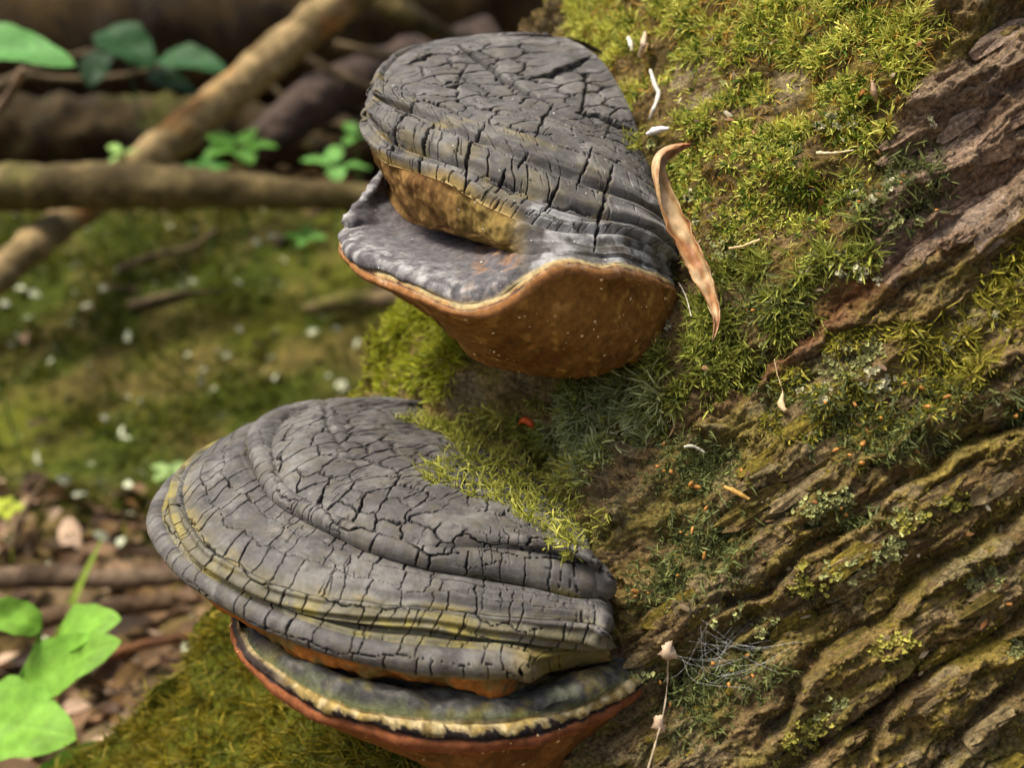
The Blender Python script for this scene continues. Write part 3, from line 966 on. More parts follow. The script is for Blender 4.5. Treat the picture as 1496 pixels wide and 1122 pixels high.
LOW = [
    (.236, [(1060, 145, .03), (1010, 122, .03)], [(985, 114, .02), (1000, 150, .012), (1050, 190, .008), (1105, 235, .006), (1160, 288, .006)], [(1215, 345, .006), (1265, 415, .006), (1292, 468, .008), (1305, 502, .012)]),
    (.230, [(985, 102, .03), (860, 80, .01), (740, 71)], [(650, 84), (602, 115), (600, 180), (650, 250), (760, 312), (900, 370), (1020, 400), (1120, 430)], [(1220, 472), (1280, 505), (1318, 530, .004)]),
    (.2375, [(980, 115), (800, 92), (620, 78), (500, 92)], [(425, 128), (390, 180), (392, 230), (425, 310), (500, 360), (600, 410), (700, 450), (800, 478), (870, 490), (1000, 492), (1120, 501)], [(1240, 514), (1315, 532), (1350, 562, .004), (1352, 585, .03)]),
    (.2475, [(960, 135), (780, 112), (600, 102), (450, 112), (370, 132)], [(332, 165), (320, 210), (345, 270), (400, 340), (480, 400), (560, 440), (640, 480), (740, 520), (830, 547, .002), (940, 574, .005), (1060, 598, .009), (1120, 610, .011)], [(1200, 628, .013), (1270, 642, .016), (1310, 638, .022), (1335, 622, .04)]),
    (.258, [(940, 165), (760, 145), (560, 135), (380, 145), (260, 188), (190, 233)], [(150, 280), (133, 340), (155, 420), (205, 490), (280, 540), (370, 585), (450, 612), (520, 630), (600, 645), (720, 660), (850, 672), (1000, 688), (1130, 696)], [(1240, 702), (1310, 712), (1344, 730, .004), (1350, 748, .03)]),
    (.266, [(940, 175), (760, 160), (560, 150), (380, 165), (250, 210), (170, 258)], [(122, 310), (113, 370), (140, 450), (195, 530), (290, 590), (390, 635), (470, 665), (560, 695), (700, 722), (850, 738), (950, 750, .002), (1095, 762, .005)], [(1150, 770, .009), (1240, 776, .013), (1320, 776, .018), (1350, 768, .03)]),
    (.268, [(950, 185), (770, 170), (560, 160), (370, 180), (230, 234), (130, 284)], [(86, 335), (69, 390), (85, 440), (120, 500), (190, 565), (270, 612), (350, 650), (450, 692), (600, 740), (770, 768), (900, 778), (1000, 784), (1085, 796)], [(1118, 815), (1127, 832, .005), (1180, 812, .016), (1260, 795, .018), (1354, 780, .013)]),
    (.279, [(950, 205), (770, 195), (560, 190), (370, 214), (220, 268), (110, 325)], [(64, 390), (54, 440), (78, 500), (130, 557), (200, 614), (290, 674), (380, 728), (450, 760), (560, 800), (660, 828), (790, 858), (900, 866), (990, 873), (1074, 868)], [(1100, 858), (1114, 846, .006), (1180, 826, .018), (1260, 806, .020), (1355, 790, .014)]),
    (.286, [(950, 235, .02), (770, 235, .02), (560, 245, .02), (400, 275, .02), (260, 335, .02), (190, 400, .02)], [(150, 470, .02), (155, 520, .02), (200, 600, .018), (285, 685, .010), (380, 745), (430, 788), (520, 820), (640, 851), (750, 860), (850, 875), (940, 903), (1010, 914), (1062, 900)], [(1085, 884, .002), (1112, 862, .010), (1190, 846, .020), (1270, 826, .021), (1356, 800, .015)]),
    (.289, [(950, 245, .03), (770, 245, .03), (560, 255, .03), (400, 290, .03), (280, 350, .03), (230, 420, .03)], [(200, 490, .03), (205, 540, .028), (240, 610, .025), (310, 690, .016), (385, 755, .010), (450, 805, .010), (540, 833, .012), (650, 862, .012), (760, 874, .012), (860, 888, .012), (950, 914, .008), (1020, 926, .003), (1070, 912, .003)], [(1095, 900, .005), (1150, 880, .010), (1220, 862, .014), (1290, 836, .015), (1358, 806, .013)]),
    (.296, [(950, 300, .02), (780, 300, .02), (600, 335, .02), (450, 405, .01), (345, 520, .0)], [(296, 640), (290, 690), (305, 745), (340, 795), (412, 850), (490, 903), (570, 940), (680, 968), (800, 988), (930, 998), (1060, 992), (1180, 972), (1290, 940)], [(1385, 892, -.006), (1424, 858, -.006), (1436, 838, .004)]),
    (.302, [(950, 310, .02), (780, 310, .02), (600, 345, .02), (450, 415, .01), (338, 530, .0)], [(284, 655), (283, 705), (296, 770), (330, 822), (400, 880), (480, 932), (560, 970), (680, 1005), (800, 1028), (940, 1044), (1060, 1042), (1190, 1016), (1310, 966)], [(1408, 912, -.006), (1442, 880, -.006), (1450, 856, .004)]),
    (.311, [(950, 320, .02), (780, 320, .02), (600, 355, .02), (450, 425, .01), (345, 540, .0)], [(290, 680), (292, 740), (308, 795), (340, 845), (420, 925), (520, 985), (600, 1015), (720, 1050), (830, 1072), (950, 1082), (1070, 1076), (1195, 1048), (1305, 998)], [(1402, 942, -.006), (1444, 902, -.006), (1454, 874, .004)]),
    (.332, [(980, 380, .06), (800, 390, .06), (640, 430, .06), (520, 520, .06), (460, 620, .06)], [(430, 760, .06), (420, 840, .055), (430, 900, .05), (480, 950, .04), (560, 1000, .03), (660, 1042, .02), (780, 1092, .012), (850, 1128, .008), (930, 1155, .005), (1050, 1162, .006), (1150, 1142, .010), (1230, 1108, .015), (1300, 1062, .020)], [(1370, 1005, .020), (1420, 950, .018), (1440, 900, .015)]),
    (.345, [(1000, 440, .09), (850, 450, .09), (720, 500, .09), (640, 580, .09), (600, 660, .09)], [(580, 800, .09), (580, 860, .09), (590, 900, .09), (640, 950, .08), (700, 990, .07), (780, 1030, .06), (860, 1080, .05), (920, 1110, .05), (980, 1130, .045), (1060, 1140, .045), (1140, 1120, .045), (1210, 1085, .045), (1280, 1045, .05)], [(1340, 990, .05), (1400, 940, .04), (1420, 900, .03)]),
]
rings = [(z2(b, H), z2(f, H), z2(e, H)) for H, b, f, e in LOW]
subs = [56, 70, 36, 104, 30, 26, 26, 10, 8, 30, 16, 14, 24, 8]
tens = [1, 1, .75, .2, .55, .2, .7, .35, .25, .15, .45, .5, .6, .6, .6]
LP, liv, lwv = loft(rings, 44, 770, 100, subs, tens)
LN = normals(LP)
if (LN[30, 300] @ UPV) < 0: LN = -LN
sC, vC = chaincoords(LP)
fpx, fpy, fd = PX(LP)
K = liv[:, None] + 0 * sC
Wt = lwv[:, None] + 0 * sC
bulge = np.zeros_like(sC)
for k, b in {1: .0022, 2: .0055, 3: .0042, 4: .0042, 6: .0052}.items():
    bulge += np.where(K == k, b * 4 * Wt * (1 - Wt), 0)
bulge += np.where(K == 9, .0065 * sst(.15, .6, Wt) * (1 - .75 * sst(.7, 1, Wt)), 0) + np.where(K == 10, .0016 * 4 * Wt * (1 - Wt), 0) + np.where(K == 11, .0022 * 4 * Wt * (1 - Wt), 0)
lowf = fbm(LP * 30, 3, 400)
fine = fbm(LP * 220, 3, 401)
ringn = noise(np.stack([sC * 10, vC * 260], -1), 402) + .6 * noise(np.stack([sC * 22, vC * 520], -1), 403)
hh = bulge + .0010 * lowf + .00005 * fine + np.where((K >= 2) & (K <= 6), .00030, .00004) * ringn
# step lines on the rim zone (two thin ledges)
hh += np.where(K == 3, .0006 * np.sin(Wt * 2 * pi * 3.2 + 2.5 * lowf) * sst(.3, .7, Wt), 0)
hh += np.where(K == 4, .0010 * np.sin(Wt * 2 * pi * 3 + 1.5 * lowf), 0) + np.where(K == 5, .0005 * np.sin(Wt * 2 * pi * 2), 0)
d_, sg_, t_ = polydist(fpx, fpy, [(476, 590), (478, 620), (495, 645), (512, 662), (524, 680)])
hh -= .0022 * np.exp(-(d_ / 4.2) ** 2) * (1 - .8 * t_) * (K <= 2)
cap = (K <= 6)
CAPROWS = int((liv <= 6).sum())
e1, cid = cracks(sC, vC, .0145, .0175, 410, 1, .2)
e2 = brick(sC, vC, .0068, .0090, 420, .35, .6)
e3 = brick(sC, vC, .0105, .0130, 430, .10, .35)
rat = np.clip(np.linalg.norm(np.gradient(LP, axis=1), axis=2) / (np.gradient(sC, axis=1) + 1e-9), .35, 1.5)
e1, e2, e3 = e1 * (.4 + .6 * rat), e2 * rat, e3 * rat
msk = sst(-.60, -.15, fbm(LP * 24, 3, 431))
msk2 = sst(.02, .25, fbm(LP * 34, 3, 432))
msk3 = sst(-.1, .2, fbm(LP * 30, 3, 433))
wn_ = .4 + .9 * sst(-.3, .4, fbm(LP * 90, 2, 435))
w1 = .00021 + .00034 * msk * wn_
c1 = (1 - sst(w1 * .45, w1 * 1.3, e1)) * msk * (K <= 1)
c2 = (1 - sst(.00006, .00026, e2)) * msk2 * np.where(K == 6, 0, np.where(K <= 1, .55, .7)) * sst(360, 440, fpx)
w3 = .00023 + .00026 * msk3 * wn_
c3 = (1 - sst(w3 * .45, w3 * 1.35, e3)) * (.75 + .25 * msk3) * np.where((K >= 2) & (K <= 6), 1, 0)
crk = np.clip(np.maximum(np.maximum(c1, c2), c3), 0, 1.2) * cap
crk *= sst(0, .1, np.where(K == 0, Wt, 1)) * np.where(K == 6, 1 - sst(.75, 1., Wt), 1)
puff = np.clip(e1 / .003, 0, 1)
hh += cap * (.0001 * puff - .0028 * crk)
under = K >= 12
hh += np.where(K == 10, .0012 * fbm(LP * 90, 3, 436), 0) + np.where((K == 7) | (K == 8), .003 * fbm(LP * 70, 3, 437), 0) + np.where(K == 9, .0025 * fbm(LP * 60, 4, 438), 0)
hh += np.where(K >= 11, .0012 * fbm(LP * 55, 3, 439), 0)
LP2 = LP + LN * hh[..., None]
# colour
c = np.empty(LP.shape); c[:] = GREY
c = mixc(c, GREY2, .5 * sst(-.1, .4, lowf + .3 * fine))
c = mixc(c, DGREY, .55 * sst(.05, .4, fbm(LP * 46, 4, 440)))
c = mixc(c, lin(120, 117, 111), .40 * sst(.08, .4, fbm(LP * 38, 5, 474, .65)))
c = mixc(c, lin(86, 79, 62), .38 * sst(.1, .4, fbm(LP * 75, 5, 475, .65)))
c = c * (1 + .2 * fbm(LP * 420, 3, 476, .7))[..., None]
alg = sst(.0, .35, fbm(LP * 55, 4, 441) + .25 * ringn)
groove = np.where(K == 2, sst(.6, 1, Wt), 0) + np.where(K == 3, 1 - sst(0, .08, Wt) + .5 * sst(.75, 1, Wt), 0) + np.where(K == 4, .9 * sst(.0, .5, Wt + .15 * ringn), 0) + np.where(K == 5, .95 * (1 - .35 * Wt), 0)
c = mixc(c, OLV, np.clip(groove, 0, 1) * (.35 + .65 * alg) * .85)
c = mixc(c, lin(132, 112, 62), np.where(K == 3, .3 * alg * sst(.7, 1, Wt), 0) + np.where(K == 6, .4 * alg * sst(.3, .9, Wt), 0))
rimo = np.where(K == 6, sst(.72, .98, Wt), 0)
c = mixc(c, YEL * .8, rimo * .8)
endm = sst(720, 800, fpx)
c = mixc(c, lin(112, 96, 36), np.where((K >= 5) & (K <= 8), endm, 0) * (.75 + .25 * alg))
sk = np.where((K == 7) | (K == 8), 1., 0)
skc = mixc(np.broadcast_to(lin(160, 100, 42), LP.shape), lin(122, 98, 52), sst(-.1, .3, fbm(LP * 70, 4, 442)))
c = mixc(c, skc, sk * (1 - .8 * endm))
shelf = np.where(K == 9, 1., 0)
shn = fbm(LP * 60, 4, 443); shn2 = fbm(LP * 110, 4, 444)
shc = mixc(np.broadcast_to(lin(56, 55, 54), LP.shape), lin(86, 85, 80), sst(-.2, .4, shn2))
shc = mixc(shc, lin(104, 94, 44), .6 * sst(.08, .4, shn))
shc = mixc(shc, lin(84, 90, 62), .4 * sst(.1, .4, -shn))
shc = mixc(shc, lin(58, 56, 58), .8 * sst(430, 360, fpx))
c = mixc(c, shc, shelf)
c = mixc(c, lin(96, 102, 52), np.where(K == 9, .4 * sst(.8, .97, Wt), 0))
bandn = .42 * fbm(np.stack([sC * 110, vC * 90], -1), 4, 445, .7)
bw = Wt + bandn
band = np.where(K == 10, 1., 0)
bc = mixc(np.broadcast_to(YEL, LP.shape), CREAM, sst(-.2, .3, fbm(LP * 150, 3, 446)))
bc = mixc(bc, lin(112, 98, 62), .7 * sst(.3, .42, bw) * (1 - sst(.44, .52, bw)))
bc = mixc(bc, DARK * 1.2, sst(.46, .60, bw))
bc = bc * (.62 + .25 * sst(-.3, .3, fbm(LP * 210, 3, 450)))[..., None]
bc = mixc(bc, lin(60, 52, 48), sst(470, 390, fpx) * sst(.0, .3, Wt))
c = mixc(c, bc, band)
edge = np.where(K == 11, 1., 0)
ec = mixc(np.broadcast_to(DARK * 1.2, LP.shape), REDB, sst(-.02, .14, Wt + .3 * bandn))
ec = mixc(ec, lin(176, 104, 58), sst(.55, 1, Wt + .5 * bandn) * .7)
c = mixc(c, ec, edge)
pc = mixc(np.broadcast_to(lin(128, 86, 42), LP.shape), lin(104, 72, 34), sst(-.1, .3, fbm(LP * 40, 4, 447)))
c = mixc(c, pc, np.where(K >= 12, 1., 0))
c = mixc(c, CRACK_BLACK, np.clip(crk * 1.25, 0, 1) * .96)
low_base = z2([(1200, 400)], .25)[0]
low_f = empty('bracket_fungus', low_base)
tag(low_f, 'broad grey cracked bracket fungus with green moss patch on its top', 'fungus', 'bracket fungi on the trunk')
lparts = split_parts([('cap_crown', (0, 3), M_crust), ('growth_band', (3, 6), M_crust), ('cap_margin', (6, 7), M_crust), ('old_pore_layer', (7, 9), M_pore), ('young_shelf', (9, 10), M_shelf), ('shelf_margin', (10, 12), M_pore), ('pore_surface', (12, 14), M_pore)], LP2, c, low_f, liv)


def specks(P, N, mask, n, size, col, mat, parent, seed, name='speck', lift=.0002):
    r = np.random.default_rng(seed)
    idx = np.argwhere(mask)
    pick = idx[r.choice(len(idx), n)]
    V, F, C = [], [], []
    k = 0
    for i, j in pick:
        p, nn = P[i, j], N[i, j]
        t = np.cross(nn, r.normal(size=3)); t /= np.linalg.norm(t) + 1e-9
        b = np.cross(nn, t)
        s = size * (.4 + 1.2 * r.random() ** 2)
        ring = [p + nn * (lift + 0 * s) + (t * cos(a) + b * sin(a) * .7) * s * (.7 + .6 * r.random()) for a in np.linspace(0, 2 * pi, 6, endpoint=False)]
        V += ring + [p + nn * (lift + s * .5)]
        F += [(k + m, k + (m + 1) % 6, k + 6) for m in range(6)]
        C += [col * (.7 + .5 * r.random())] * 7
        k += 7
    o = mesh(name, np.array(V), np.array(F), mat, parent, np.array(C))
    tag(o, kind='stuff')
    return o


LNn = normals(LP2)
if (LNn[30, 300] @ UPV) < 0: LNn = -LNn
visL = (fpx > 240) & (fpx < 940)
specks(LP2, LNn, (K >= 11) & visL & (LNn @ FWD < -.1), 60, .0008, lin(225, 190, 130), M_lichen, lparts['pore_surface'], 460, 'pale_speck')
specks(LP2, LNn, (K <= 6) & visL & (groove > .4), 160, .00045, lin(150, 150, 96), M_lichen, lparts['growth_band'], 461, 'algae_grain')
gm_ = np.argwhere((groove > .7) & (K >= 2) & (K <= 3) & (fpx > 330) & (fpx < 880) & (fd < .66) & (fbm(LP * 60, 2, 465) > -.05))
pk = gm_[np.random.default_rng(466).choice(len(gm_), 1500)]
V, F, C = strands(LP2[pk[:, 0], pk[:, 1]], LNn[pk[:, 0], pk[:, 1]], .0022, .0006, lin(110, 116, 34), lin(180, 176, 90), np.zeros(3), np.zeros(3), 467, segs=2, jit=1.2)
tag(mesh('groove_moss', V, F, M_moss, lparts['growth_band'], C), kind='stuff')
# moss patch creeping from the trunk over the cap
MP = [(200 + x / 1.962, 550 + y / 1.962) for x, y in [(730, 122), (830, 108), (930, 112), (1010, 150), (1110, 195), (1210, 280), (1290, 400), (1278, 495), (1200, 485), (1130, 420), (1050, 372), (960, 345), (860, 310), (775, 272), (870, 240), (915, 200), (860, 158)]]
mw = 9 * fbm(np.stack([fpx / 16, fpy / 16], -1), 3, 470)
mm = inpoly(fpx + mw, fpy + mw, MP) & (K <= 1)
idx = np.argwhere(mm)
r_ = np.random.default_rng(471)
wgt = .04 + sst(-.25, .25, fbm(LP2[mm] * 120, 2, 472)); wgt /= wgt.sum()
pk = idx[r_.choice(len(idx), 6000, p=wgt)]
flow = -IMG_R * .75 - IMG_U * .25 - FWD * .3
V, F, C = strands(LP2[pk[:, 0], pk[:, 1]], LNn[pk[:, 0], pk[:, 1]] * .5, .0066, .00085, lin(118, 124, 38), lin(192, 188, 88), flow * .75, flow * .3, 473, jit=.6, segs=5, up=.5, wave=1.6, blunt=.6)
tag(mesh('moss', V, F, M_moss, lparts['cap_crown'], C), kind='stuff')


# ---- upper bracket -------------------------------------------------
def z1(p):
    return 450 + p[0] / 2.003, 20 + p[1] / 2.003


def upring(back, front, end, dl, dr, B):
    bk = np.array([W(*z1(p), p[2]) for p in back])
    fe = front + end
    xs = np.array([z1(p)[0] for p in fe])
    xl, xr = xs.min(), xs.max()
    kl = int(xs.argmin())
    out = []
    for k, p in enumerate(fe):
        x, y = z1(p)
        s = (x - xl) / (xr - xl)
        d = dl if k < kl else dl + (dr - dl) * s - B * math.sqrt(max(0, 1 - (2 * s - 1) ** 2))
        if len(p) > 2: d += p[2]
        out.append(W(x, y, d))
    out = np.array(out)
    return bk, out[:len(front)], out[len(front):]


UP = [
    upring([(930, 150, .725), (830, 90, .715)], [(750, 66, .0), (800, 92), (850, 125), (900, 195), (945, 285), (980, 390)], [(1000, 440), (1012, 480)], .70, .635, .0),
    upring([(800, 95, .72), (720, 64, .71), (650, 58, .70)], [(575, 68, .03), (510, 88, .012), (486, 130), (520, 190), (600, 245), (710, 292), (830, 352), (915, 408)], [(985, 465), (1025, 520)], .668, .628, .030),
    upring([(720, 120, .735), (560, 92, .715), (430, 84, .70)], [(340, 90, .046), (262, 130, .022), (222, 178), (238, 207), (300, 240), (400, 290), (500, 322), (600, 345), (720, 378), (830, 412), (920, 455)], [(1000, 515), (1052, 585)], .645, .620, .050),
    upring([(720, 175, .74), (560, 145, .72), (400, 132, .70), (300, 142, .68)], [(240, 165, .022), (207, 195), (199, 225), (215, 252), (262, 280), (330, 305), (400, 338), (520, 388), (640, 437), (760, 490), (870, 528), (960, 562)], [(1040, 618), (1064, 665)], .638, .618, .060),
    upring([(740, 230, .74), (560, 205, .725), (400, 195, .70), (290, 205, .68)], [(222, 222, .022), (193, 250), (187, 285), (205, 330), (250, 383), (330, 420), (460, 470), (560, 517), (680, 567), (800, 604), (900, 616), (985, 640)], [(1045, 690), (1066, 730)], .632, .615, .068),
    upring([(740, 300, .735), (560, 275, .72), (400, 265, .70), (280, 275, .675)], [(210, 292, .022), (177, 318), (172, 350), (182, 392), (228, 436), (300, 460), (400, 494), (470, 535), (540, 572), (620, 606), (720, 636), (830, 646), (930, 650)], [(1040, 705), (1071, 758)], .628, .612, .076),
    upring([(740, 420, .735), (560, 390, .72), (420, 380, .70), (330, 390, .685)], [(280, 405, .04), (250, 425, .03), (246, 460, .028), (262, 505, .020), (290, 565, .018), (340, 618, .016), (430, 638, .015), (500, 650, .012), (550, 672, .006), (598, 676, .002), (650, 664), (760, 664), (850, 682), (940, 682)], [(1048, 735), (1074, 772)], .620, .610, .078),
    upring([(740, 470, .735), (560, 440, .72), (420, 430, .70), (330, 440, .685)], [(270, 458, .03), (235, 480, .024), (232, 530, .024), (250, 566, .040), (292, 608, .046), (350, 628, .050), (445, 648, .050), (530, 678, .036), (585, 700, .012), (630, 702, .002), (680, 705, .001), (765, 690), (850, 704), (940, 702)], [(1052, 755), (1076, 780)], .618, .610, .080),
    upring([(740, 480, .735), (560, 452, .72), (420, 445, .70), (320, 452, .685)], [(240, 468, .036), (190, 512, .020), (150, 558, .010), (116, 605, .003), (112, 648), (160, 700), (235, 735), (330, 772), (420, 808), (490, 808), (560, 782), (620, 748), (680, 716), (740, 704), (790, 706), (850, 720), (930, 717)], [(1050, 765), (1078, 790)], .614, .608, .083),
    upring([(740, 520, .735), (560, 500, .72), (420, 500, .705), (340, 510, .69)], [(270, 540, .046), (205, 575, .026), (150, 610, .010), (108, 640, .002), (97, 662), (120, 697), (180, 738), (250, 768), (330, 800), (400, 836), (450, 850), (510, 846), (570, 822), (630, 778), (690, 738), (740, 720), (790, 722), (850, 738), (930, 733)], [(1050, 775), (1080, 800)], .612, .606, .085),
    upring([(740, 540, .735), (560, 520, .72), (420, 520, .705), (340, 530, .69)], [(270, 560, .048), (205, 597, .028), (148, 632, .012), (103, 662, .003), (91, 682), (116, 716), (180, 758), (250, 788), (330, 820), (400, 856), (460, 868), (525, 860), (585, 832), (645, 786), (700, 750), (750, 733), (795, 733), (850, 750), (930, 745)], [(1052, 788), (1084, 815)], .611, .605, .086),
    upring([(740, 580, .735), (560, 570, .72), (420, 575, .705), (340, 585, .69)], [(275, 610, .05), (215, 640, .032), (160, 668, .018), (112, 692, .006), (96, 706, .002), (122, 742), (190, 790), (270, 826), (340, 852), (400, 878), (455, 895), (530, 892), (600, 862), (660, 815), (715, 780), (765, 765), (810, 765), (860, 778), (940, 775)], [(1062, 808), (1090, 838)], .612, .605, .086),
    upring([(760, 640, .74), (600, 640, .73), (460, 650, .71), (370, 660, .70)], [(310, 680, .085), (260, 700, .075), (215, 715, .07), (190, 730, .068), (180, 748, .065), (195, 775, .06), (250, 815, .055), (310, 848, .05), (370, 880, .042), (410, 915, .034), (450, 955, .028), (530, 985, .022), (610, 985, .018), (690, 970, .014), (760, 955, .012), (820, 945, .012), (880, 935, .014), (950, 920, .016), (1020, 905, .016)], [(1075, 890, .014), (1096, 872, .014)], .612, .602, .080),
    upring([(780, 720, .745), (640, 730, .735), (520, 740, .72), (440, 760, .71)], [(390, 780, .11), (350, 800, .10), (320, 810, .10), (310, 820, .095), (320, 840, .09), (345, 865, .08), (375, 890, .07), (400, 920, .06), (430, 955, .055), (480, 1003, .05), (560, 1038, .045), (640, 1056, .042), (720, 1062, .04), (790, 1068, .038), (870, 1052, .036), (950, 1022, .034), (1010, 985, .03), (1050, 945, .026)], [(1085, 905, .022), (1096, 885, .02)], .612, .602, .080),
    upring([(800, 740, .76), (680, 750, .75), (580, 770, .74), (520, 790, .735)], [(490, 800, .13), (470, 820, .12), (450, 830, .12), (440, 840, .115), (445, 855, .11), (460, 880, .10), (480, 900, .095), (500, 930, .09), (530, 960, .085), (570, 990, .08), (630, 1015, .08), (690, 1030, .08), (750, 1035, .08), (800, 1035, .08), (860, 1020, .08), (920, 995, .075), (980, 960, .07), (1020, 930, .06)], [(1060, 900, .05), (1075, 885, .05)], .612, .602, .080),
]
subs = [60, 60, 34, 36, 36, 30, 10, 24, 14, 10, 14, 34, 24, 8]
tens = [1, 1, .8, .4, .5, .35, .3, .3, .8, .5, .6, .6, .9, .5, .6]
UPP, uiv, uwv = loft(UP, 50, 660, 70, subs, tens)
UN = normals(UPP)
if (UN[30, 250] @ UPV) < 0: UN = -UN
sC, vC = chaincoords(UPP)
ux, uy, ud = PX(UPP)
K = uiv[:, None] + 0 * sC
Wt = uwv[:, None] + 0 * sC
bulge = np.zeros_like(sC)
for k, b in {1: .0016, 2: .0042, 3: .0052, 4: .0040}.items():
    bulge += np.where(K == k, b * 4 * Wt * (1 - Wt), 0)
right = sst(738, 778, ux)
lowf0 = 3 * fbm(UPP * 34, 2, 500)
left = 1 - right
bulge += np.where((K == 7), .0030 * sst(.45, .85, Wt) * left, 0) + np.where(K == 8, .0030 * (1 - sst(.2, 1, Wt)) * left, 0)
bulge += np.where(K == 4, .0014 * np.sin(Wt * pi * 4), 0) + np.where((K == 2) | (K == 3), .0007 * np.sin(Wt * pi * 4 + lowf0), 0) + np.where(K == 5, .0012 * right * np.sin(Wt * pi * 2), 0) + np.where(K == 7, .0008 * right * np.sin(Wt * pi * 2), 0)
lowf = fbm(UPP * 34, 3, 500); fine = fbm(UPP * 220, 3, 501)
ringn = noise(np.stack([sC * 11, vC * 300], -1), 502) + .6 * noise(np.stack([sC * 24, vC * 620], -1), 503)
hh = bulge + .0010 * lowf + .00005 * fine + np.where((K >= 2) & (K <= 4), .00040, .00004) * ringn
cap = K <= 4
CAPROWS = int((uiv <= 4).sum())
e1, _ = cracks(sC, vC, .0175, .0165, 510, 1, .24)
e2 = brick(sC, vC, .0066, .0085, 520, .35, .6)
e3 = brick(sC, vC, .0105, .0150, 530, .12, .5)
msk = sst(-.60, -.15, fbm(UPP * 26, 3, 531)); msk2 = sst(.0, .22, fbm(UPP * 36, 3, 532)); msk3 = sst(-.08, .15, fbm(UPP * 28, 3, 533))
top = K <= 1
wn_ = .4 + .9 * sst(-.3, .4, fbm(UPP * 90, 2, 535))
w1 = .00024 + .00038 * msk * wn_
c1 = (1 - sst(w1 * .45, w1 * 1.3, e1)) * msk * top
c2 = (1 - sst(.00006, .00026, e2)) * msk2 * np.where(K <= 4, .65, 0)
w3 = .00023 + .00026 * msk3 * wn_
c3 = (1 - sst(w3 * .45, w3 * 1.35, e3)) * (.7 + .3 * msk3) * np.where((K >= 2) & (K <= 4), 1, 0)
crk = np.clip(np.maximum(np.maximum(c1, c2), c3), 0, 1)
# the big fissures seen on this cap
Z = lambda L: [z1(p) for p in L]
FISS = [([(440, 95), (490, 130), (540, 160), (580, 195), (640, 230), (720, 262)], 3.6), ([(650, 190), (710, 180), (780, 150), (840, 115)], 3.8), ([(790, 290), (850, 300), (900, 325), (960, 345)], 3.2), ([(330, 262), (285, 320), (258, 400), (240, 440)], 2.2),
        ([(520, 335), (480, 400), (465, 460), (455, 530)], 2.2), ([(375, 330), (352, 400), (320, 480)], 1.9), ([(885, 455), (862, 540), (845, 620), (838, 700)], 2.3), ([(640, 420), (612, 470)], 1.6), ([(735, 490), (715, 545), (692, 590)], 1.7), ([(580, 470), (560, 520)], 1.6),
        ([(290, 155), (330, 140), (370, 125)], 2.4), ([(340, 255), (400, 275), (440, 295)], 2.0), ([(820, 180), (810, 240), (800, 290)], 2.0), ([(720, 262), (690, 310), (665, 360)], 1.8), ([(830, 400), (800, 470), (775, 530)], 1.5), ([(470, 150), (440, 200), (400, 215), (370, 190)], 1.6)]
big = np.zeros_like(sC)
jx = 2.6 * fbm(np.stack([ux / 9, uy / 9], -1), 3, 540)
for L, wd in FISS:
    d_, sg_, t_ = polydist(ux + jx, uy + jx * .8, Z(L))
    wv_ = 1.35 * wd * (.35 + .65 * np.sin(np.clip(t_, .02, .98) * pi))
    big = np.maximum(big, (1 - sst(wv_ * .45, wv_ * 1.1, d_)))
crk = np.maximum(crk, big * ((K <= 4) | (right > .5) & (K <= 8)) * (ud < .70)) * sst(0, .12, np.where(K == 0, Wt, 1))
hh += np.where(top, .0001 * np.clip(e1 / .003, 0, 1), 0) - .0030 * crk
hh += np.where(K == 5, (.0040 * fbm(np.stack([sC * 60, vC * 30], -1), 4, 541) + .0014 * fbm(UPP * 130, 3, 556) + 0.0020 * np.sin(Wt * pi)) * sst(.03, .25, Wt), 0) * left + np.where(K == 6, .0015 * fbm(UPP * 90, 3, 555), 0) * left
hh += np.where((K == 7) | (K == 8), .0020 * fbm(UPP * 62, 4, 542) * (1 - .7 * right), 0) + np.where(K >= 10, .0010 * fbm(UPP * 50, 3, 543), 0)
hh += np.where(K >= 12, .0012 * fbm(UPP * 150, 3, 544), 0)
UP2 = UPP + UN * hh[..., None]
c = np.empty(UPP.shape); c[:] = GREY
c = mixc(c, GREY2, .55 * sst(-.1, .4, lowf + .3 * fine))
c = mixc(c, DGREY, .5 * sst(.05, .4, fbm(UPP * 46, 4, 545)))
c = mixc(c, lin(120, 117, 111), .40 * sst(.08, .4, fbm(UPP * 38, 5, 574, .65)))
c = mixc(c, lin(86, 79, 62), .38 * sst(.1, .4, fbm(UPP * 75, 5, 575, .65)))
c = c * (1 + .2 * fbm(UPP * 420, 3, 576, .7))[..., None]
alg = sst(.0, .35, fbm(UPP * 55, 4, 546) + .3 * ringn)
gz = np.where((K >= 2) & (K <= 4), .75 * (1 - 4 * Wt * (1 - Wt)) ** 2 + .2, 0)
c = mixc(c, lin(126, 110, 58), gz * alg)
c = mixc(c, lin(146, 145, 143), np.where((K >= 2) & (K <= 4), sst(840, 950, ux) * .65 * (4 * Wt * (1 - Wt)) ** 2, 0))
c = mixc(c, lin(158, 158, 157), np.where((K >= 4) & (K <= 8), right * .7 * sst(-.3, .4, fbm(UPP * 90, 4, 547) + .25 * ringn), 0))
c = mixc(c, YEL * .85, np.where(K == 4, left * sst(.66, .88, Wt + .15 * lowf), 0))
skc = mixc(np.broadcast_to(lin(126, 98, 56), UPP.shape), lin(98, 72, 40), sst(-.1, .3, fbm(UPP * 80, 4, 548)))
skc = mixc(skc, lin(118, 102, 54), .7 * sst(650, 690, ux))
skc = mixc(skc, lin(92, 66, 36), 1 - sst(.03, .12, Wt))
c = mixc(c, skc, np.where((K == 5) | (K == 6), left, 0))
shn = fbm(UPP * 70, 4, 549); shn2 = fbm(UPP * 120, 5, 550)
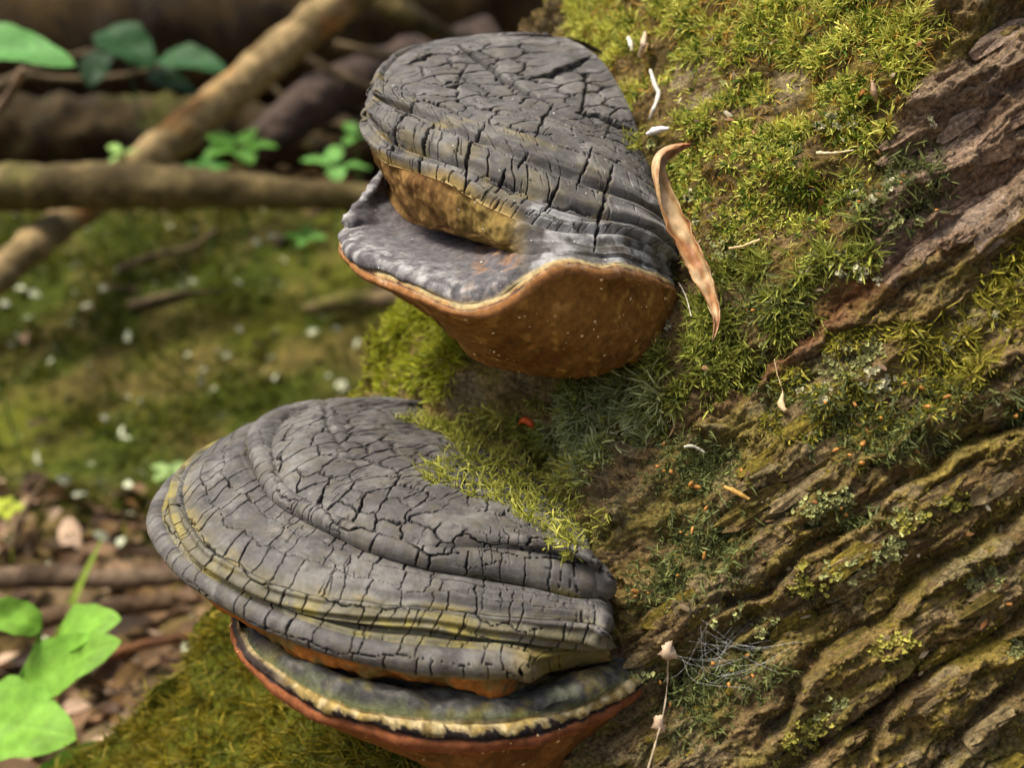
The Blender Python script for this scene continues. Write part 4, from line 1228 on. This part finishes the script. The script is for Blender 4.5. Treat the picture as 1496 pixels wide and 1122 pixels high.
rimd = np.where(K == 8, 1., sst(.45, .95, Wt + .25 * shn))
shc = mixc(np.broadcast_to(lin(86, 84, 86), UPP.shape), lin(150, 149, 147), rimd * .8 * sst(-.25, .35, shn2 + .05))
shc = mixc(shc, lin(80, 77, 79), .6 * sst(-.1, .4, shn))
shc = mixc(shc, lin(84, 76, 74), .7 * sst(.5, .1, np.where(K == 7, Wt, 1) + .3 * shn2))
shc = mixc(shc, lin(130, 96, 62), .6 * sst(650, 720, ux) * sst(-.1, .25, shn2))
c = mixc(c, shc, np.where((K == 7) | (K == 8), left, 0))
bn = .5 * fbm(np.stack([sC * 100, vC * 90], -1), 4, 551, .7)
c = mixc(c, CREAM * .65, np.where(K == 8, sst(.55, .95, Wt + .3 * bn), 0))
bc = mixc(np.broadcast_to(CREAM * .6, UPP.shape), lin(150, 118, 74), sst(.35, .65, Wt + bn))
bc = mixc(bc, lin(88, 66, 56), sst(.72, .9, Wt + bn))
c = mixc(c, bc, np.where(K == 9, 1., 0))
ec = mixc(np.broadcast_to(lin(150, 122, 92), UPP.shape), lin(138, 96, 56), sst(.0, .35, Wt + bn))
c = mixc(c, ec, np.where(K == 10, 1., 0))
pc = mixc(np.broadcast_to(lin(126, 88, 40), UPP.shape), lin(104, 72, 30), sst(-.1, .3, fbm(UPP * 30, 4, 552)))
pc = mixc(pc, lin(172, 132, 66), .6 * sst(.30, .5, fbm(UPP * 85, 4, 553)))
c = mixc(c, pc, np.where(K >= 11, 1., 0))
c = mixc(c, CRACK_BLACK, np.clip(crk * 1.25, 0, 1) * .96)
up_base = W(940, 330, .64)
up_f = empty('bracket_fungus', up_base)
tag(up_f, 'tall hoof-shaped grey bracket fungus showing its large brown pore underside', 'fungus', 'bracket fungi on the trunk')
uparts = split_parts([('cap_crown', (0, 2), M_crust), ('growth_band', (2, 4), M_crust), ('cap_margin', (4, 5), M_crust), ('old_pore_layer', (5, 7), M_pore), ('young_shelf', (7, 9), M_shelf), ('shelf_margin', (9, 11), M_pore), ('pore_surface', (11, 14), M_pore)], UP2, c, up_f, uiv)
UNn = normals(UP2)
if (UNn[30, 250] @ UPV) < 0: UNn = -UNn
specks(UP2, UNn, (K >= 11) & (K <= 12) & (ux > 640), 90, .0007, lin(232, 205, 150), M_lichen, uparts['pore_surface'], 560, 'pale_speck')
specks(UP2, UNn, (K <= 8) & (ux > 500) & (ud < .66), 120, .0005, lin(200, 200, 190), M_lichen, uparts['growth_band'], 561, 'lichen_grain')
mm = inpoly(ux + mw[0, 0], uy, [(905, 195), (935, 190), (940, 215), (910, 220)]) & (K <= 1)
idx = np.argwhere(mm)
if len(idx):
    pk = idx[r_.choice(len(idx), 160)]
    V, F, C = strands(UP2[pk[:, 0], pk[:, 1]], UNn[pk[:, 0], pk[:, 1]] * .5, .006, .0009, lin(110, 116, 30), lin(160, 158, 60), dwn, dwn * .3, 563)
    tag(mesh('moss', V, F, M_moss, uparts['cap_crown'], C), kind='stuff')


# ------------------------------------------------------------------ small things lying on the trunk
def curled_leaf():
    cl_ = [(1008, 213, 3, .574), (992, 219, 11, .572), (970, 236, 17, .572), (972, 272, 17, .570), (990, 325, 22, .566), (1009, 370, 20, .561), (1026, 405, 17, .557), (1041, 442, 12, .553), (1047, 470, 7, .551), (1041, 498, 1.2, .551)]
    P = np.array([W(x, y, d) for x, y, w, d in cl_])
    R = np.array([w * d / FPX for x, y, w, d in cl_])
    S, _ = crspline(np.hstack([P, R[:, None]]), 9)
    P, R = S[:, :3], np.maximum(S[:, 3], .0003)
    T = np.gradient(P, axis=0); T /= np.linalg.norm(T, axis=1)[:, None]
    A = np.cross(T, -FWD); A /= np.linalg.norm(A, axis=1)[:, None]
    B = np.cross(A, T)
    m = 15
    u = np.linspace(0, 1, len(P))
    th = np.linspace(-1.55, 1.55, m)
    tw = (1.0 - 1.7 * u + .55 * np.sin(u * 8))[:, None]
    ang = th[None] + tw
    spir = 1 - .30 * np.abs(th / 1.55)[None] + .35 * np.where(np.abs(th) > 1.2, 1, 0)[None] * fbm(np.stack([u * 16, u * 0 + 3], -1), 3, 602)[:, None]
    V = P[:, None] + (A[:, None] * np.sin(ang)[..., None] - B[:, None] * np.cos(ang)[..., None] * .8) * (R[:, None] * spir)[..., None]
    V = V + .0016 * fbm(V * 110, 3, 600)[..., None] * B[:, None]
    cc = np.empty(V.shape); cc[:] = lin(186, 150, 100)
    nn_ = fbm(np.stack([u[:, None] * 7 + 0 * ang, th[None] * 1.6 + 0 * ang], -1), 4, 601)
    cc = mixc(cc, lin(150, 100, 58), sst(-.1, .3, nn_))
    cc = mixc(cc, lin(192, 166, 126), .8 * sst(.0, .3, -nn_) * np.ones_like(nn_))
    cc = mixc(cc, lin(164, 86, 44), np.clip(1 - u / .12, 0, 1)[:, None] * np.ones(m))
    o = mesh('dead_leaf', V.reshape(-1, 3), gridfaces(len(P), m), M_dry, None, cc.reshape(-1, 3), origin=W(1041, 498, .551))
    sm = o.modifiers.new('thickness', 'SOLIDIFY'); sm.thickness = .00035; sm.offset = 0
    tag(o, 'curled tan dead leaf hanging on the moss beside the upper fungus', 'leaf')


curled_leaf()


def twig(name, pix, rad, colr_, label, cat, lift=.003, group=None, sides=7, knob=None):
    pts = []
    for x, y in pix:
        P, N = on_trunk(x, y)
        pts.append(P + N * lift)
    V, F = tube(pts, [r * .001 for r in rad], sides, .0006 * min(1, max(rad)), 330, int(pix[0][0]), n=26)
    o = mesh(name, V, F, M_dry, None, np.asarray(colr_), origin=pts[-1])
    tag(o, label, cat, group)
    return o


white = lin(205, 200, 186)
twig('dry_root', [(958, 108), (963, 128), (970, 146), (965, 163), (957, 181)], [.9, 1.3, 1.4, 1.2, .8], white, 'white twisted dry rootlet on moss beside the grey cap', 'root', .005)
twig('wood_chip', [(927, 62), (930, 70), (934, 80)], [1.0, 1.5, .9], lin(225, 220, 200), 'short white wood splinter above the white twisted rootlet', 'splinter', .006)
twig('wood_chip', [(953, 55), (950, 72), (944, 92)], [.9, 2.0, 1.5], lin(205, 180, 150), 'broad tan and white bark splinter above the twisted rootlet', 'splinter', .006)
twig('moss_stalk', [(1196, 232), (1215, 230), (1235, 231), (1248, 227)], [1.0, .7, .6, .5], lin(205, 190, 150), 'thin cream dry stalk lying across the bright moss', 'stalk', .007)
twig('moss_stalk', [(1076, 372), (1092, 366), (1106, 363), (1118, 357)], [.7, .6, .6, .8], lin(206, 182, 130), 'thin bent tan stalk rising from the pale lichen', 'stalk', .007)
twig('moss_stalk', [(1006, 656), (1018, 657), (1036, 664)], [.6, .8, .6], lin(215, 210, 190), 'short white stalk lying over the dark moss tuft', 'stalk', .006)
twig('bark_flake', [(1276, 125), (1279, 140), (1282, 155)], [.6, 1.6, .8], lin(165, 135, 105), 'small brown bark flake standing in bright upper moss', 'flake', .006)
twig('bud_scale', [(1135, 528), (1140, 548), (1146, 575), (1144, 592), (1148, 604)], [.2, .25, .3, 1.8, 1.0], lin(190, 165, 125), 'pale tan bud scale dangling by a thread over the red furrow', 'scale', .006)
twig('white_flake', [(985, 193), (968, 197), (955, 200)], [.8, 2.0, 1.2], lin(215, 210, 205), 'white papery flake beside the base of the twisted rootlet', 'flake', .005)
twig('orange_fragment', [(764, 624), (772, 618), (782, 620), (785, 630)], [.5, 1.8, 2.2, .5], lin(206, 88, 30), 'small bright orange fragment on the trunk between both fungi', 'fragment', .004)
twig('yellow_fragment', [(1064, 712), (1078, 720), (1096, 732)], [.6, 1.1, .5], lin(186, 146, 70), 'yellow shrivelled leaf shred in the dark moss tuft', 'shred', .008)
twig('dry_straw', [(1018, 470), (1012, 440), (1002, 418)], [.3, .4, .3], lin(190, 180, 160), 'thin dry straw hanging below the curled dead leaf', 'straw', .006)
# dry flower stalk at the lower right of the big fungus, with two withered heads
stalk_pts = [(983, 958), (979, 1000), (972, 1045), (962, 1085), (948, 1130)]
so = twig('dried_flower_stalk', stalk_pts, [.45, .4, .45, .5, .6], lin(176, 160, 132), 'dry pale flower stalk with two withered heads below the cobweb', 'stalk', .012)
for (x, y), sc_ in (((981, 952), .0034), ((967, 1052), .0030)):
    P, N = on_trunk(x, y)
    bv, bf = blob(9, 7, 1, .8, 1.1)
    bv = bv * (1 + .9 * fbm(bv * 2.6, 3, int(x)))[:, None] * np.array([1, .7, 1.2]) * sc_
    mesh('withered_head', bv + P + N * .012, bf, M_dry, so, lin(205, 180, 150))
# cobweb threads
r_ = np.random.default_rng(700)
Vs, Fs, k0 = [], [], 0
hub = [on_trunk(x, y)[0] + on_trunk(x, y)[1] * .008 for x, y in ((985, 958), (1010, 945), (1035, 940), (1060, 925), (1090, 950), (1115, 945), (1140, 960), (1165, 940), (1045, 975), (1100, 985), (1130, 975), (1030, 915), (1070, 960))]
for k in range(30):
    a, b = r_.choice(len(hub), 2, replace=False)
    p, q_ = hub[a] + r_.normal(size=3) * .004, hub[b] + r_.normal(size=3) * .004
    mid = (p + q_) / 2 + r_.normal(size=3) * .004 - UPV * .004
    V, F = tube([p, mid, q_], [.000018 + .00003 * r_.random()] * 3, 4)
    Vs.append(V); Fs += [f + k0 for f in F]
    k0 += len(V)
quads = np.vstack([f for f in Fs if f.shape[1] == 4]); tris = np.vstack([f for f in Fs if f.shape[1] == 3])
tag(mesh('cobweb', np.vstack(Vs), [quads, tris], M_web, None, origin=hub[0]), 'pale cobweb threads strung across bark right of the lower fungus', 'cobweb')


# ------------------------------------------------------------------ ground
def ground_z(x, y):
    bank = .27 * sst(1.30, 2.05, y + .10 * x) + .9 * sst(2.3, 7.5, y) + 2.5 * sst(6, 24, y)
    return bank + .045 * fbm(np.stack([x * 3.2, y * 3.2], -1), 4, 800)


gxs = np.concatenate([np.linspace(-60, -2.2, 22)[:-1], np.linspace(-2.2, 2.2, 150), np.linspace(2.2, 60, 22)[1:]])
gys = np.concatenate([np.linspace(-40, .2, 14)[:-1], np.linspace(.2, 4.5, 170), np.linspace(4.5, 90, 26)[1:]])
GX, GY = np.meshgrid(gxs, gys)
GZ = ground_z(GX, GY)
near_b = ((GY > .2) & (GY < 4.5) & (abs(GX) < 2.2))
GZ = GZ + np.where(near_b, .012 * fbm(np.stack([GX * 16, GY * 16], -1), 3, 801), 0)
gc = np.empty(GX.shape + (3,)); gc[:] = lin(98, 82, 50)
gn = fbm(np.stack([GX * 2.2, GY * 2.2], -1), 4, 802); gn2 = fbm(np.stack([GX * 9, GY * 9], -1), 4, 803)
onbank = sst(1.22, 1.40, GY + .10 * GX) * (1 - sst(1.95, 2.15, GY + .1 * GX))
gc = mixc(gc, lin(84, 86, 26), onbank * (.35 + .65 * sst(-.2, .25, gn + .5 * gn2)))
gc = mixc(gc, lin(54, 66, 14), onbank * .9 * sst(.0, .35, gn2 - gn))
gc = mixc(gc, lin(58, 44, 22), sst(2.1, 2.5, GY) * .8)
gc = mixc(gc, lin(112, 96, 74), (1 - sst(1.2, 1.38, GY + .1 * GX)) * .6 * sst(-.1, .3, gn2))
tag(mesh('ground', np.stack([GX, GY, GZ], -1).reshape(-1, 3), gridfaces(len(gys), len(gxs)), M_ground, None, gc.reshape(-1, 3)), kind='structure')


def gpt(px, py, lift=0.0):
    """where the view ray through a photo pixel meets the ground"""
    ray = W(px, py, 1.0) - CAM
    t = np.linspace(.5, 12, 2400)
    P = CAM + t[:, None] * ray
    hit = np.argmax(P[:, 2] < ground_z(P[:, 0], P[:, 1]) + .0)
    p = P[hit].copy(); p[2] += lift
    return p


# bank moss strands
r_ = np.random.default_rng(810)
n = 26000
bx = r_.uniform(-1.3, .5, n); by = r_.uniform(1.28, 2.2, n)
keep = fbm(np.stack([bx * 9, by * 9], -1), 3, 811) > -.12
bx, by = bx[keep], by[keep]
B = np.stack([bx, by, ground_z(bx, by)], 1)
V, F, C = strands(B, np.tile([0, -.3, .9], (len(B), 1)), .028, .006, lin(52, 66, 14), lin(106, 108, 34), np.zeros(3), np.array([0, -.3, -.4]), 812, segs=2)
tag(mesh('bank_moss', V, F, M_moss, None, C), 'low green moss covering the bank behind the fungi', 'moss', kind='stuff')


# leaf litter: many dead leaves and bits of twig
def leafmesh(L, Wd, nseg=7, fold=.25, bend=.3, point=1.0):
    """leaf lying along +Y, base at the origin, returns verts (nseg+1)x5"""
    v = []
    for k in range(nseg + 1):
        t = k / nseg
        w = Wd * (math.sin(pi * min(1, t ** .75 * .97 + .02)) ** (.75)) * (1 if t < .98 else .15)
        y = L * t
        z = -bend * L * t * t
        for s in (-1, -.5, 0, .5, 1):
            v.append((w * .5 * s, y, z + fold * abs(s) * w * .5))
    return np.array(v), gridfaces(nseg + 1, 5)


def rotmat(rx, ry, rz):
    cx, sx, cy, sy, cz, sz = cos(rx), sin(rx), cos(ry), sin(ry), cos(rz), sin(rz)
    Rx = np.array([[1, 0, 0], [0, cx, -sx], [0, sx, cx]]); Ry = np.array([[cy, 0, sy], [0, 1, 0], [-sy, 0, cy]]); Rz = np.array([[cz, -sz, 0], [sz, cz, 0], [0, 0, 1]])
    return Rz @ Ry @ Rx


lv, lf = leafmesh(1, .55, 4, .4, .25)
Vs, Fs, Cs, k0 = [], [], [], 0
lit_cols = [lin(120, 92, 64), lin(150, 122, 92), lin(92, 70, 46), lin(176, 150, 124), lin(104, 78, 40), lin(74, 56, 40)]
for k in range(2600):
    if k < 1500:
        x, y = r_.uniform(-1.2, .3), r_.uniform(.7, 1.38)
    else:
        x, y = r_.uniform(-1.8, 1.2), r_.uniform(1.4, 4.2)
        if 1.4 < y < 2.0 and r_.random() < .8: continue
    s = r_.uniform(.02, .06)
    Rm = rotmat(r_.normal() * .35, r_.normal() * .5, r_.uniform(0, 6.28))
    V = lv * s @ Rm.T + np.array([x, y, ground_z(np.array(x), np.array(y)) + .006 + .012 * r_.random()])
    Vs.append(V); Fs.append(lf + k0); k0 += len(V)
    Cs.append(np.tile(lit_cols[r_.integers(6)] * r_.uniform(.45, 1.1), (len(V), 1)))
tag(mesh('leaf_litter', np.vstack(Vs), np.vstack(Fs), M_litter, None, np.vstack(Cs)), 'brown dead leaves littering the forest floor', 'leaf litter', kind='stuff')
# pale petals, their bright colour also standing in for sun specks
Vs, Fs, Cs, k0 = [], [], [], 0
pv, pf = leafmesh(1, .6, 3, .3, .2)
for k in range(230):
    px_, py_ = r_.uniform(0, 720), r_.uniform(300, 1000)
    P = gpt(px_, py_, .012)
    s = r_.uniform(.010, .024)
    V = pv * s @ rotmat(r_.normal() * .5 + .5, r_.normal() * .6, r_.uniform(0, 6.28)).T + P
    Vs.append(V); Fs.append(pf + k0); k0 += len(V)
    Cs.append(np.tile(lin(215, 220, 185) * r_.uniform(.35, 1.0), (len(V), 1)))
tag(mesh('petal_sun_flecks', np.vstack(Vs), np.vstack(Fs), M_litter, None, np.vstack(Cs)), 'small white petals standing in for sun specks over moss and litter', 'petals', kind='stuff')


# ------------------------------------------------------------------ fallen branches and logs behind
def log_px(name, spec, label, cat, cA, cB, cC=None, sides=28, rough=.006, seed=0, group=None, nl=110):
    pts = [W(x, y, d) for x, y, r, d in spec]
    rad = [r * d / FPX for x, y, r, d in spec]
    V, F = tube(pts, rad, sides, rough, 22, seed, n=nl)
    nn_ = fbm(V * np.array([14, 14, 14]), 4, seed + 5); n2_ = fbm(V * 5, 3, seed + 6)
    cA, cB = np.asarray(cA) * .55, np.asarray(cB) * .55
    cc = np.tile(cA, (len(V), 1))
    cc = mixc(cc, np.asarray(cB), sst(-.15, .25, nn_))
    if cC is not None: cc = mixc(cc, np.asarray(cC) * .7, .7 * sst(.08, .4, n2_ + .4 * nn_))
    o = mesh(name, V, F, M_wood, None, cc, origin=pts[0])
    tag(o, label, cat, group)
    return o


bk1, bk2, bmoss = lin(136, 120, 76), lin(96, 82, 48), lin(96, 94, 40)
log_px('fallen_branch', [(-260, 285, 34, 1.72), (0, 275, 34, 1.72), (200, 272, 33, 1.72), (400, 282, 25, 1.75), (560, 290, 18, 1.78), (760, 300, 16, 1.82)], 'long horizontal fallen branch crossing behind the upper fungus', 'branch', bk1, bk2, bmoss, seed=900)
log_px('leaning_branch', [(-130, 500, 26, 1.50), (0, 398, 24, 1.62), (110, 310, 24, 1.84), (215, 235, 28, 1.92), (330, 140, 28, 1.98), (430, 58, 28, 2.04), (510, -8, 28, 2.1), (640, -120, 26, 2.2)], 'diagonal leaning branch with orange-brown bark crossing the horizontal branch', 'branch', lin(186, 160, 112), lin(142, 122, 80), lin(190, 132, 66), seed=910)
log_px('thin_branch', [(500, -60, 18, 2.25), (560, 0, 18, 2.25), (620, 36, 16, 2.25), (700, 90, 14, 2.3), (780, 150, 12, 2.3)], 'thin olive branch slanting down behind the upper fungus top', 'branch', lin(104, 92, 50), lin(80, 70, 40), seed=920)
log_px('rotten_log', [(-500, 40, 120, 3.0), (0, 60, 118, 3.0), (400, 40, 112, 3.05), (800, -10, 105, 3.1), (1200, -60, 100, 3.2)], 'thick dark rotten log lying at the back of the clearing', 'log', lin(74, 56, 26), lin(50, 38, 18), lin(86, 66, 24), rough=.03, seed=930)
log_px('mossy_log', [(-400, 190, 52, 2.5), (0, 195, 52, 2.5), (300, 190, 48, 2.5), (520, 215, 38, 2.5), (800, 260, 34, 2.5)], 'low mossy log lying between rotten log and horizontal branch', 'log', lin(78, 62, 30), lin(56, 44, 22), lin(84, 84, 24), rough=.02, seed=940)
log_px('grey_log', [(380, 210, 30, 2.2), (460, 150, 34, 2.3), (560, 105, 36, 2.4), (720, 60, 34, 2.5)], 'short purplish grey log behind the leaning branch', 'log', lin(92, 76, 66), lin(66, 54, 46), rough=.012, seed=950)
log_px('ground_stick', [(-60, 848, 16, 1.22), (60, 842, 16, 1.24), (180, 846, 14, 1.25), (330, 835, 12, 1.27)], 'grey brown stick lying in the litter by the grass blade', 'stick', lin(128, 108, 86), lin(92, 74, 56), sides=14, seed=960, rough=.003)
log_px('ground_stick', [(150, 960, 8, 1.08), (230, 938, 7, 1.1), (330, 925, 6, 1.12)], 'thin reddish stick in the litter right of the green leaves', 'stick', lin(140, 96, 62), lin(110, 74, 48), sides=12, seed=970, rough=.002)
log_px('ground_stick', [(60, 905, 14, 1.1), (150, 890, 14, 1.12), (250, 880, 12, 1.15)], 'short brown rotting stick in the litter behind the green leaves', 'stick', lin(112, 90, 66), lin(80, 62, 46), sides=14, seed=975, rough=.003)
log_px('mossy_log', [(440, 452, 8, 1.66), (500, 440, 13, 1.68), (580, 436, 15, 1.7), (700, 430, 14, 1.75)], 'pale weathered limb half sunk in the moss bank beneath the upper fungus', 'log', lin(150, 130, 96), lin(110, 100, 52), lin(96, 98, 34), rough=.006, seed=980)
log_px('dry_twig', [(-10, 170, 7, 1.55), (16, 135, 7, 1.55), (34, 100, 6, 1.52)], 'pale dry twig under the large round leaf', 'twig', lin(176, 150, 122), lin(130, 108, 84), sides=10, seed=985, rough=.001)
log_px('dry_twig', [(18, 800, 5, 1.3), (40, 740, 5, 1.32), (70, 698, 4, 1.34)], 'upright dry twig standing at the foot of the bank', 'twig', lin(130, 108, 80), lin(100, 80, 56), sides=10, seed=987, rough=.001)


rt_ = np.random.default_rng(990)
for k in range(14):
    if k < 9: x0_, y0_, dd_ = rt_.uniform(-60, 640), rt_.uniform(20, 225), rt_.uniform(2.15, 2.5)
    else: x0_, y0_, dd_ = rt_.uniform(-40, 480), rt_.uniform(330, 470), rt_.uniform(1.75, 2.0)
    an_, ln_ = rt_.uniform(-.6, .5), rt_.uniform(140, 320)
    sp_ = [(x0_ + ln_ * q2 * cos(an_), y0_ + ln_ * q2 * sin(an_) + rt_.normal() * 10, rt_.uniform(4, 9) * (1.2 - .7 * q2), dd_ + .05 * q2) for q2 in (0, .35, .7, 1)]
    log_px('thin_twig', sp_, 'thin dark twig tangled among the fallen logs at the back' if k < 9 else 'thin brown twig lying on the mossy bank below the horizontal branch', 'twig', lin(128, 110, 80), lin(86, 72, 48), sides=8, seed=1000 + k, rough=.002, group='twigs among the logs' if k < 9 else 'twigs on the mossy bank', nl=30)


# ------------------------------------------------------------------ green plants
def leaf_obj(parent, base, tip, width, normal, col_, fold=.22, bend=.12, name='leaf', nseg=26):
    base, tip = np.asarray(base), np.asarray(tip)
    ax = tip - base
    L = np.linalg.norm(ax); ax = ax / L
    nv = np.asarray(normal, float); nv = nv - ax * (nv @ ax); nv /= np.linalg.norm(nv)
    sd = np.cross(ax, nv)
    cols = 17
    V, C = [], []
    for k in range(nseg + 1):
        t = k / nseg
        w = width * .5 * (np.sin(pi * t ** .76) ** .62 if 0 < t < 1 else .02)
        for j in range(cols):
            s = (j / (cols - 1)) * 2 - 1
            z = fold * abs(s) * w - bend * L * (t - .5) ** 2 * 2 + .022 * w * math.sin((t - abs(s) * .3) * 8 * 2 * pi) * (abs(s) > .1) + .10 * w * math.sin(t * 9 + s * 2)
            sway = ax * (-.12 * w * abs(s))
            V.append(base + ax * L * t + sd * s * w * (1 + .04 * math.sin(t * 23 + s)) + nv * z + sway)
            fr = ((t - abs(s) * .30) * 8) % 1
            vein = 1.14 if j == cols // 2 else (1.06 if fr < .2 and 0.02 < t - abs(s) * .3 else 1.0) * (1 + .10 * math.sin(t * 5.1 + s * 3.3))
            C.append(np.asarray(col_) * vein)
    o = mesh(name, np.array(V), gridfaces(nseg + 1, cols), M_leaf, parent, np.array(C))
    return o


def plant(name, root, leaves, stems, label, cat, col_, group=None, stem_r=.0016):
    t = empty(name, root)
    tag(t, label, cat, group)
    for pts in stems:
        V, F = tube(pts, [stem_r] * (len(pts) - 1) + [stem_r * .6], 7)
        mesh('stem', V, F, M_leaf, t, np.asarray(col_) * .7)
    for b, tp, w, nrm_, cf in leaves:
        leaf_obj(t, b, tp, w, nrm_, np.asarray(col_) * cf)
    return t


toward = -FWD * .75 + UPV * .65
G1 = lin(126, 176, 64)
d0 = .86
rt = gpt(-30, 1110)
rt = np.array([W(-10, 1030, d0)[0], W(-10, 1030, d0)[1], 0.0])
plant('leafy_seedling', rt, [
    (W(62, 912, d0), W(-45, 890, d0 - .02), 58 * d0 / FPX, toward, .95),
    (W(78, 935, d0 + .01), W(172, 902, d0 - .01), 78 * d0 / FPX, toward - RGT * .2, .98),
    (W(22, 1010, d0), W(168, 935, d0 - .03), 92 * d0 / FPX, toward - UPV * .15, .92),
    (W(-60, 1050, d0 - .02), W(106, 1075, d0 - .05), 128 * d0 / FPX, toward, 1.0),
    (W(60, 1180, d0 + .02), W(150, 1085, d0 + .03), 80 * d0 / FPX, toward + RGT * .4, .62),
], [[rt, W(-20, 1080, d0 + .01), W(10, 1025, d0), W(22, 1010, d0)], [W(10, 1025, d0), W(45, 960, d0 + .01), W(62, 915, d0 + .005)]],
    'bright green leafy seedling with broad leaves in the litter before the fungi', 'plant', G1, None, .0014)
d1 = 1.35
rt = np.array([W(-20, 90, d1)[0] - .02, W(-20, 90, d1)[1], 0]); rt[2] = float(ground_z(rt[0], rt[1]))
plant('broad_leaf_plant', rt, [(W(-70, 55, d1), W(106, 86, d1 - .03), 76 * d1 / FPX, UPV * .55 - FWD * .8, 1.0)], [[rt, W(-75, 300, d1), W(-70, 55, d1)]], 'plant with one large pale round leaf above the dry twig', 'plant', lin(96, 156, 78))
d2 = 1.9
rt = np.array([W(215, 200, d2)[0], W(215, 200, d2)[1] + .02, 0]); rt[2] = float(ground_z(rt[0], rt[1]))
plant('broad_leaf_plant', rt, [(W(150, 40, d2), W(225, 95, d2 - .02), 74 * d2 / FPX, toward, .8), (W(232, 80, d2), W(330, 98, d2 - .03), 58 * d2 / FPX, UPV * .6 - FWD * .7, 1.0), (W(150, 75, d2 + .02), W(130, 125, d2), 50 * d2 / FPX, toward, .5), (W(215, 105, d2 + .02), W(290, 135, d2 + .02), 40 * d2 / FPX, toward, .45)],
      [[rt, W(210, 200, d2 + .01), W(190, 110, d2 + .01), W(150, 45, d2)], [W(190, 110, d2 + .01), W(232, 82, d2)]], 'dark green plant with glossy leaves beside the leaning branch', 'plant', lin(48, 92, 48))
d3 = 1.8


def small_plant(cx, cy, s, d, col_, label, seed, n=5):
    rr = np.random.default_rng(seed)
    root = W(cx, cy + 1.3 * s, d); root[2] = float(ground_z(root[0], root[1]))
    top_ = W(cx, cy, d)
    lv_ = []
    for k in range(n):
        a = 2 * pi * k / n + rr.uniform(-.3, .3)
        tip = W(cx + s * cos(a) * 1.1, cy + s * .55 * sin(a) - s * .05, d - .03 * sin(a))
        b = top_ + (tip - top_) * .15
        lv_.append((b, tip, s * .62 * d / FPX, UPV * .8 - FWD * .55 + rr.normal(size=3) * .15, rr.uniform(.8, 1.15)))
    plant('small_seedling', root, lv_, [[root, (root + top_) / 2 + RGT * .004, top_]], label, 'plant', col_, 'green seedlings behind the branch')


small_plant(348, 214, 52, 1.9, lin(96, 150, 56), 'five leaved green seedling beside the crossing of both branches', 1)
small_plant(300, 246, 34, 1.88, lin(84, 140, 60), 'low green seedling touching the top of the horizontal branch', 2, 4)
small_plant(176, 224, 28, 1.86, lin(150, 190, 100), 'small pale seedling in the crook where both branches cross', 3, 3)
small_plant(490, 240, 48, 1.9, lin(110, 165, 80), 'bright seedling near the upper fungus left edge', 4, 4)
small_plant(520, 196, 34, 1.96, lin(80, 130, 50), 'seedling with narrow leaf rising close against the upper fungus', 5, 3)
small_plant(322, 912, 22, 1.15, lin(110, 175, 70), 'tiny green sprout in the litter below the lower fungus', 6, 3)
small_plant(8, 742, 30, 1.32, lin(176, 190, 60), 'yellow green sprout at the foot of the mossy bank', 7, 5)
small_plant(250, 690, 32, 1.4, lin(150, 180, 110), 'pale flowering sprout on the bank behind the lower fungus', 8, 5)
small_plant(445, 345, 30, 1.75, lin(92, 140, 60), 'green sprout growing under the horizontal branch', 9, 4)
# grass blade
gp = [W(36, 892, 1.12), W(62, 862, 1.12), W(100, 824, 1.13), W(143, 786, 1.15)]
gp[0][2] = float(ground_z(gp[0][0], gp[0][1]))
gt = empty('grass_plant', gp[0])
tag(gt, 'single green grass blade slanting out of the litter', 'grass')
leaf_obj(gt, gp[0], gp[3], 15 * 1.13 / FPX, toward, lin(140, 165, 60), .3, .1, 'blade')
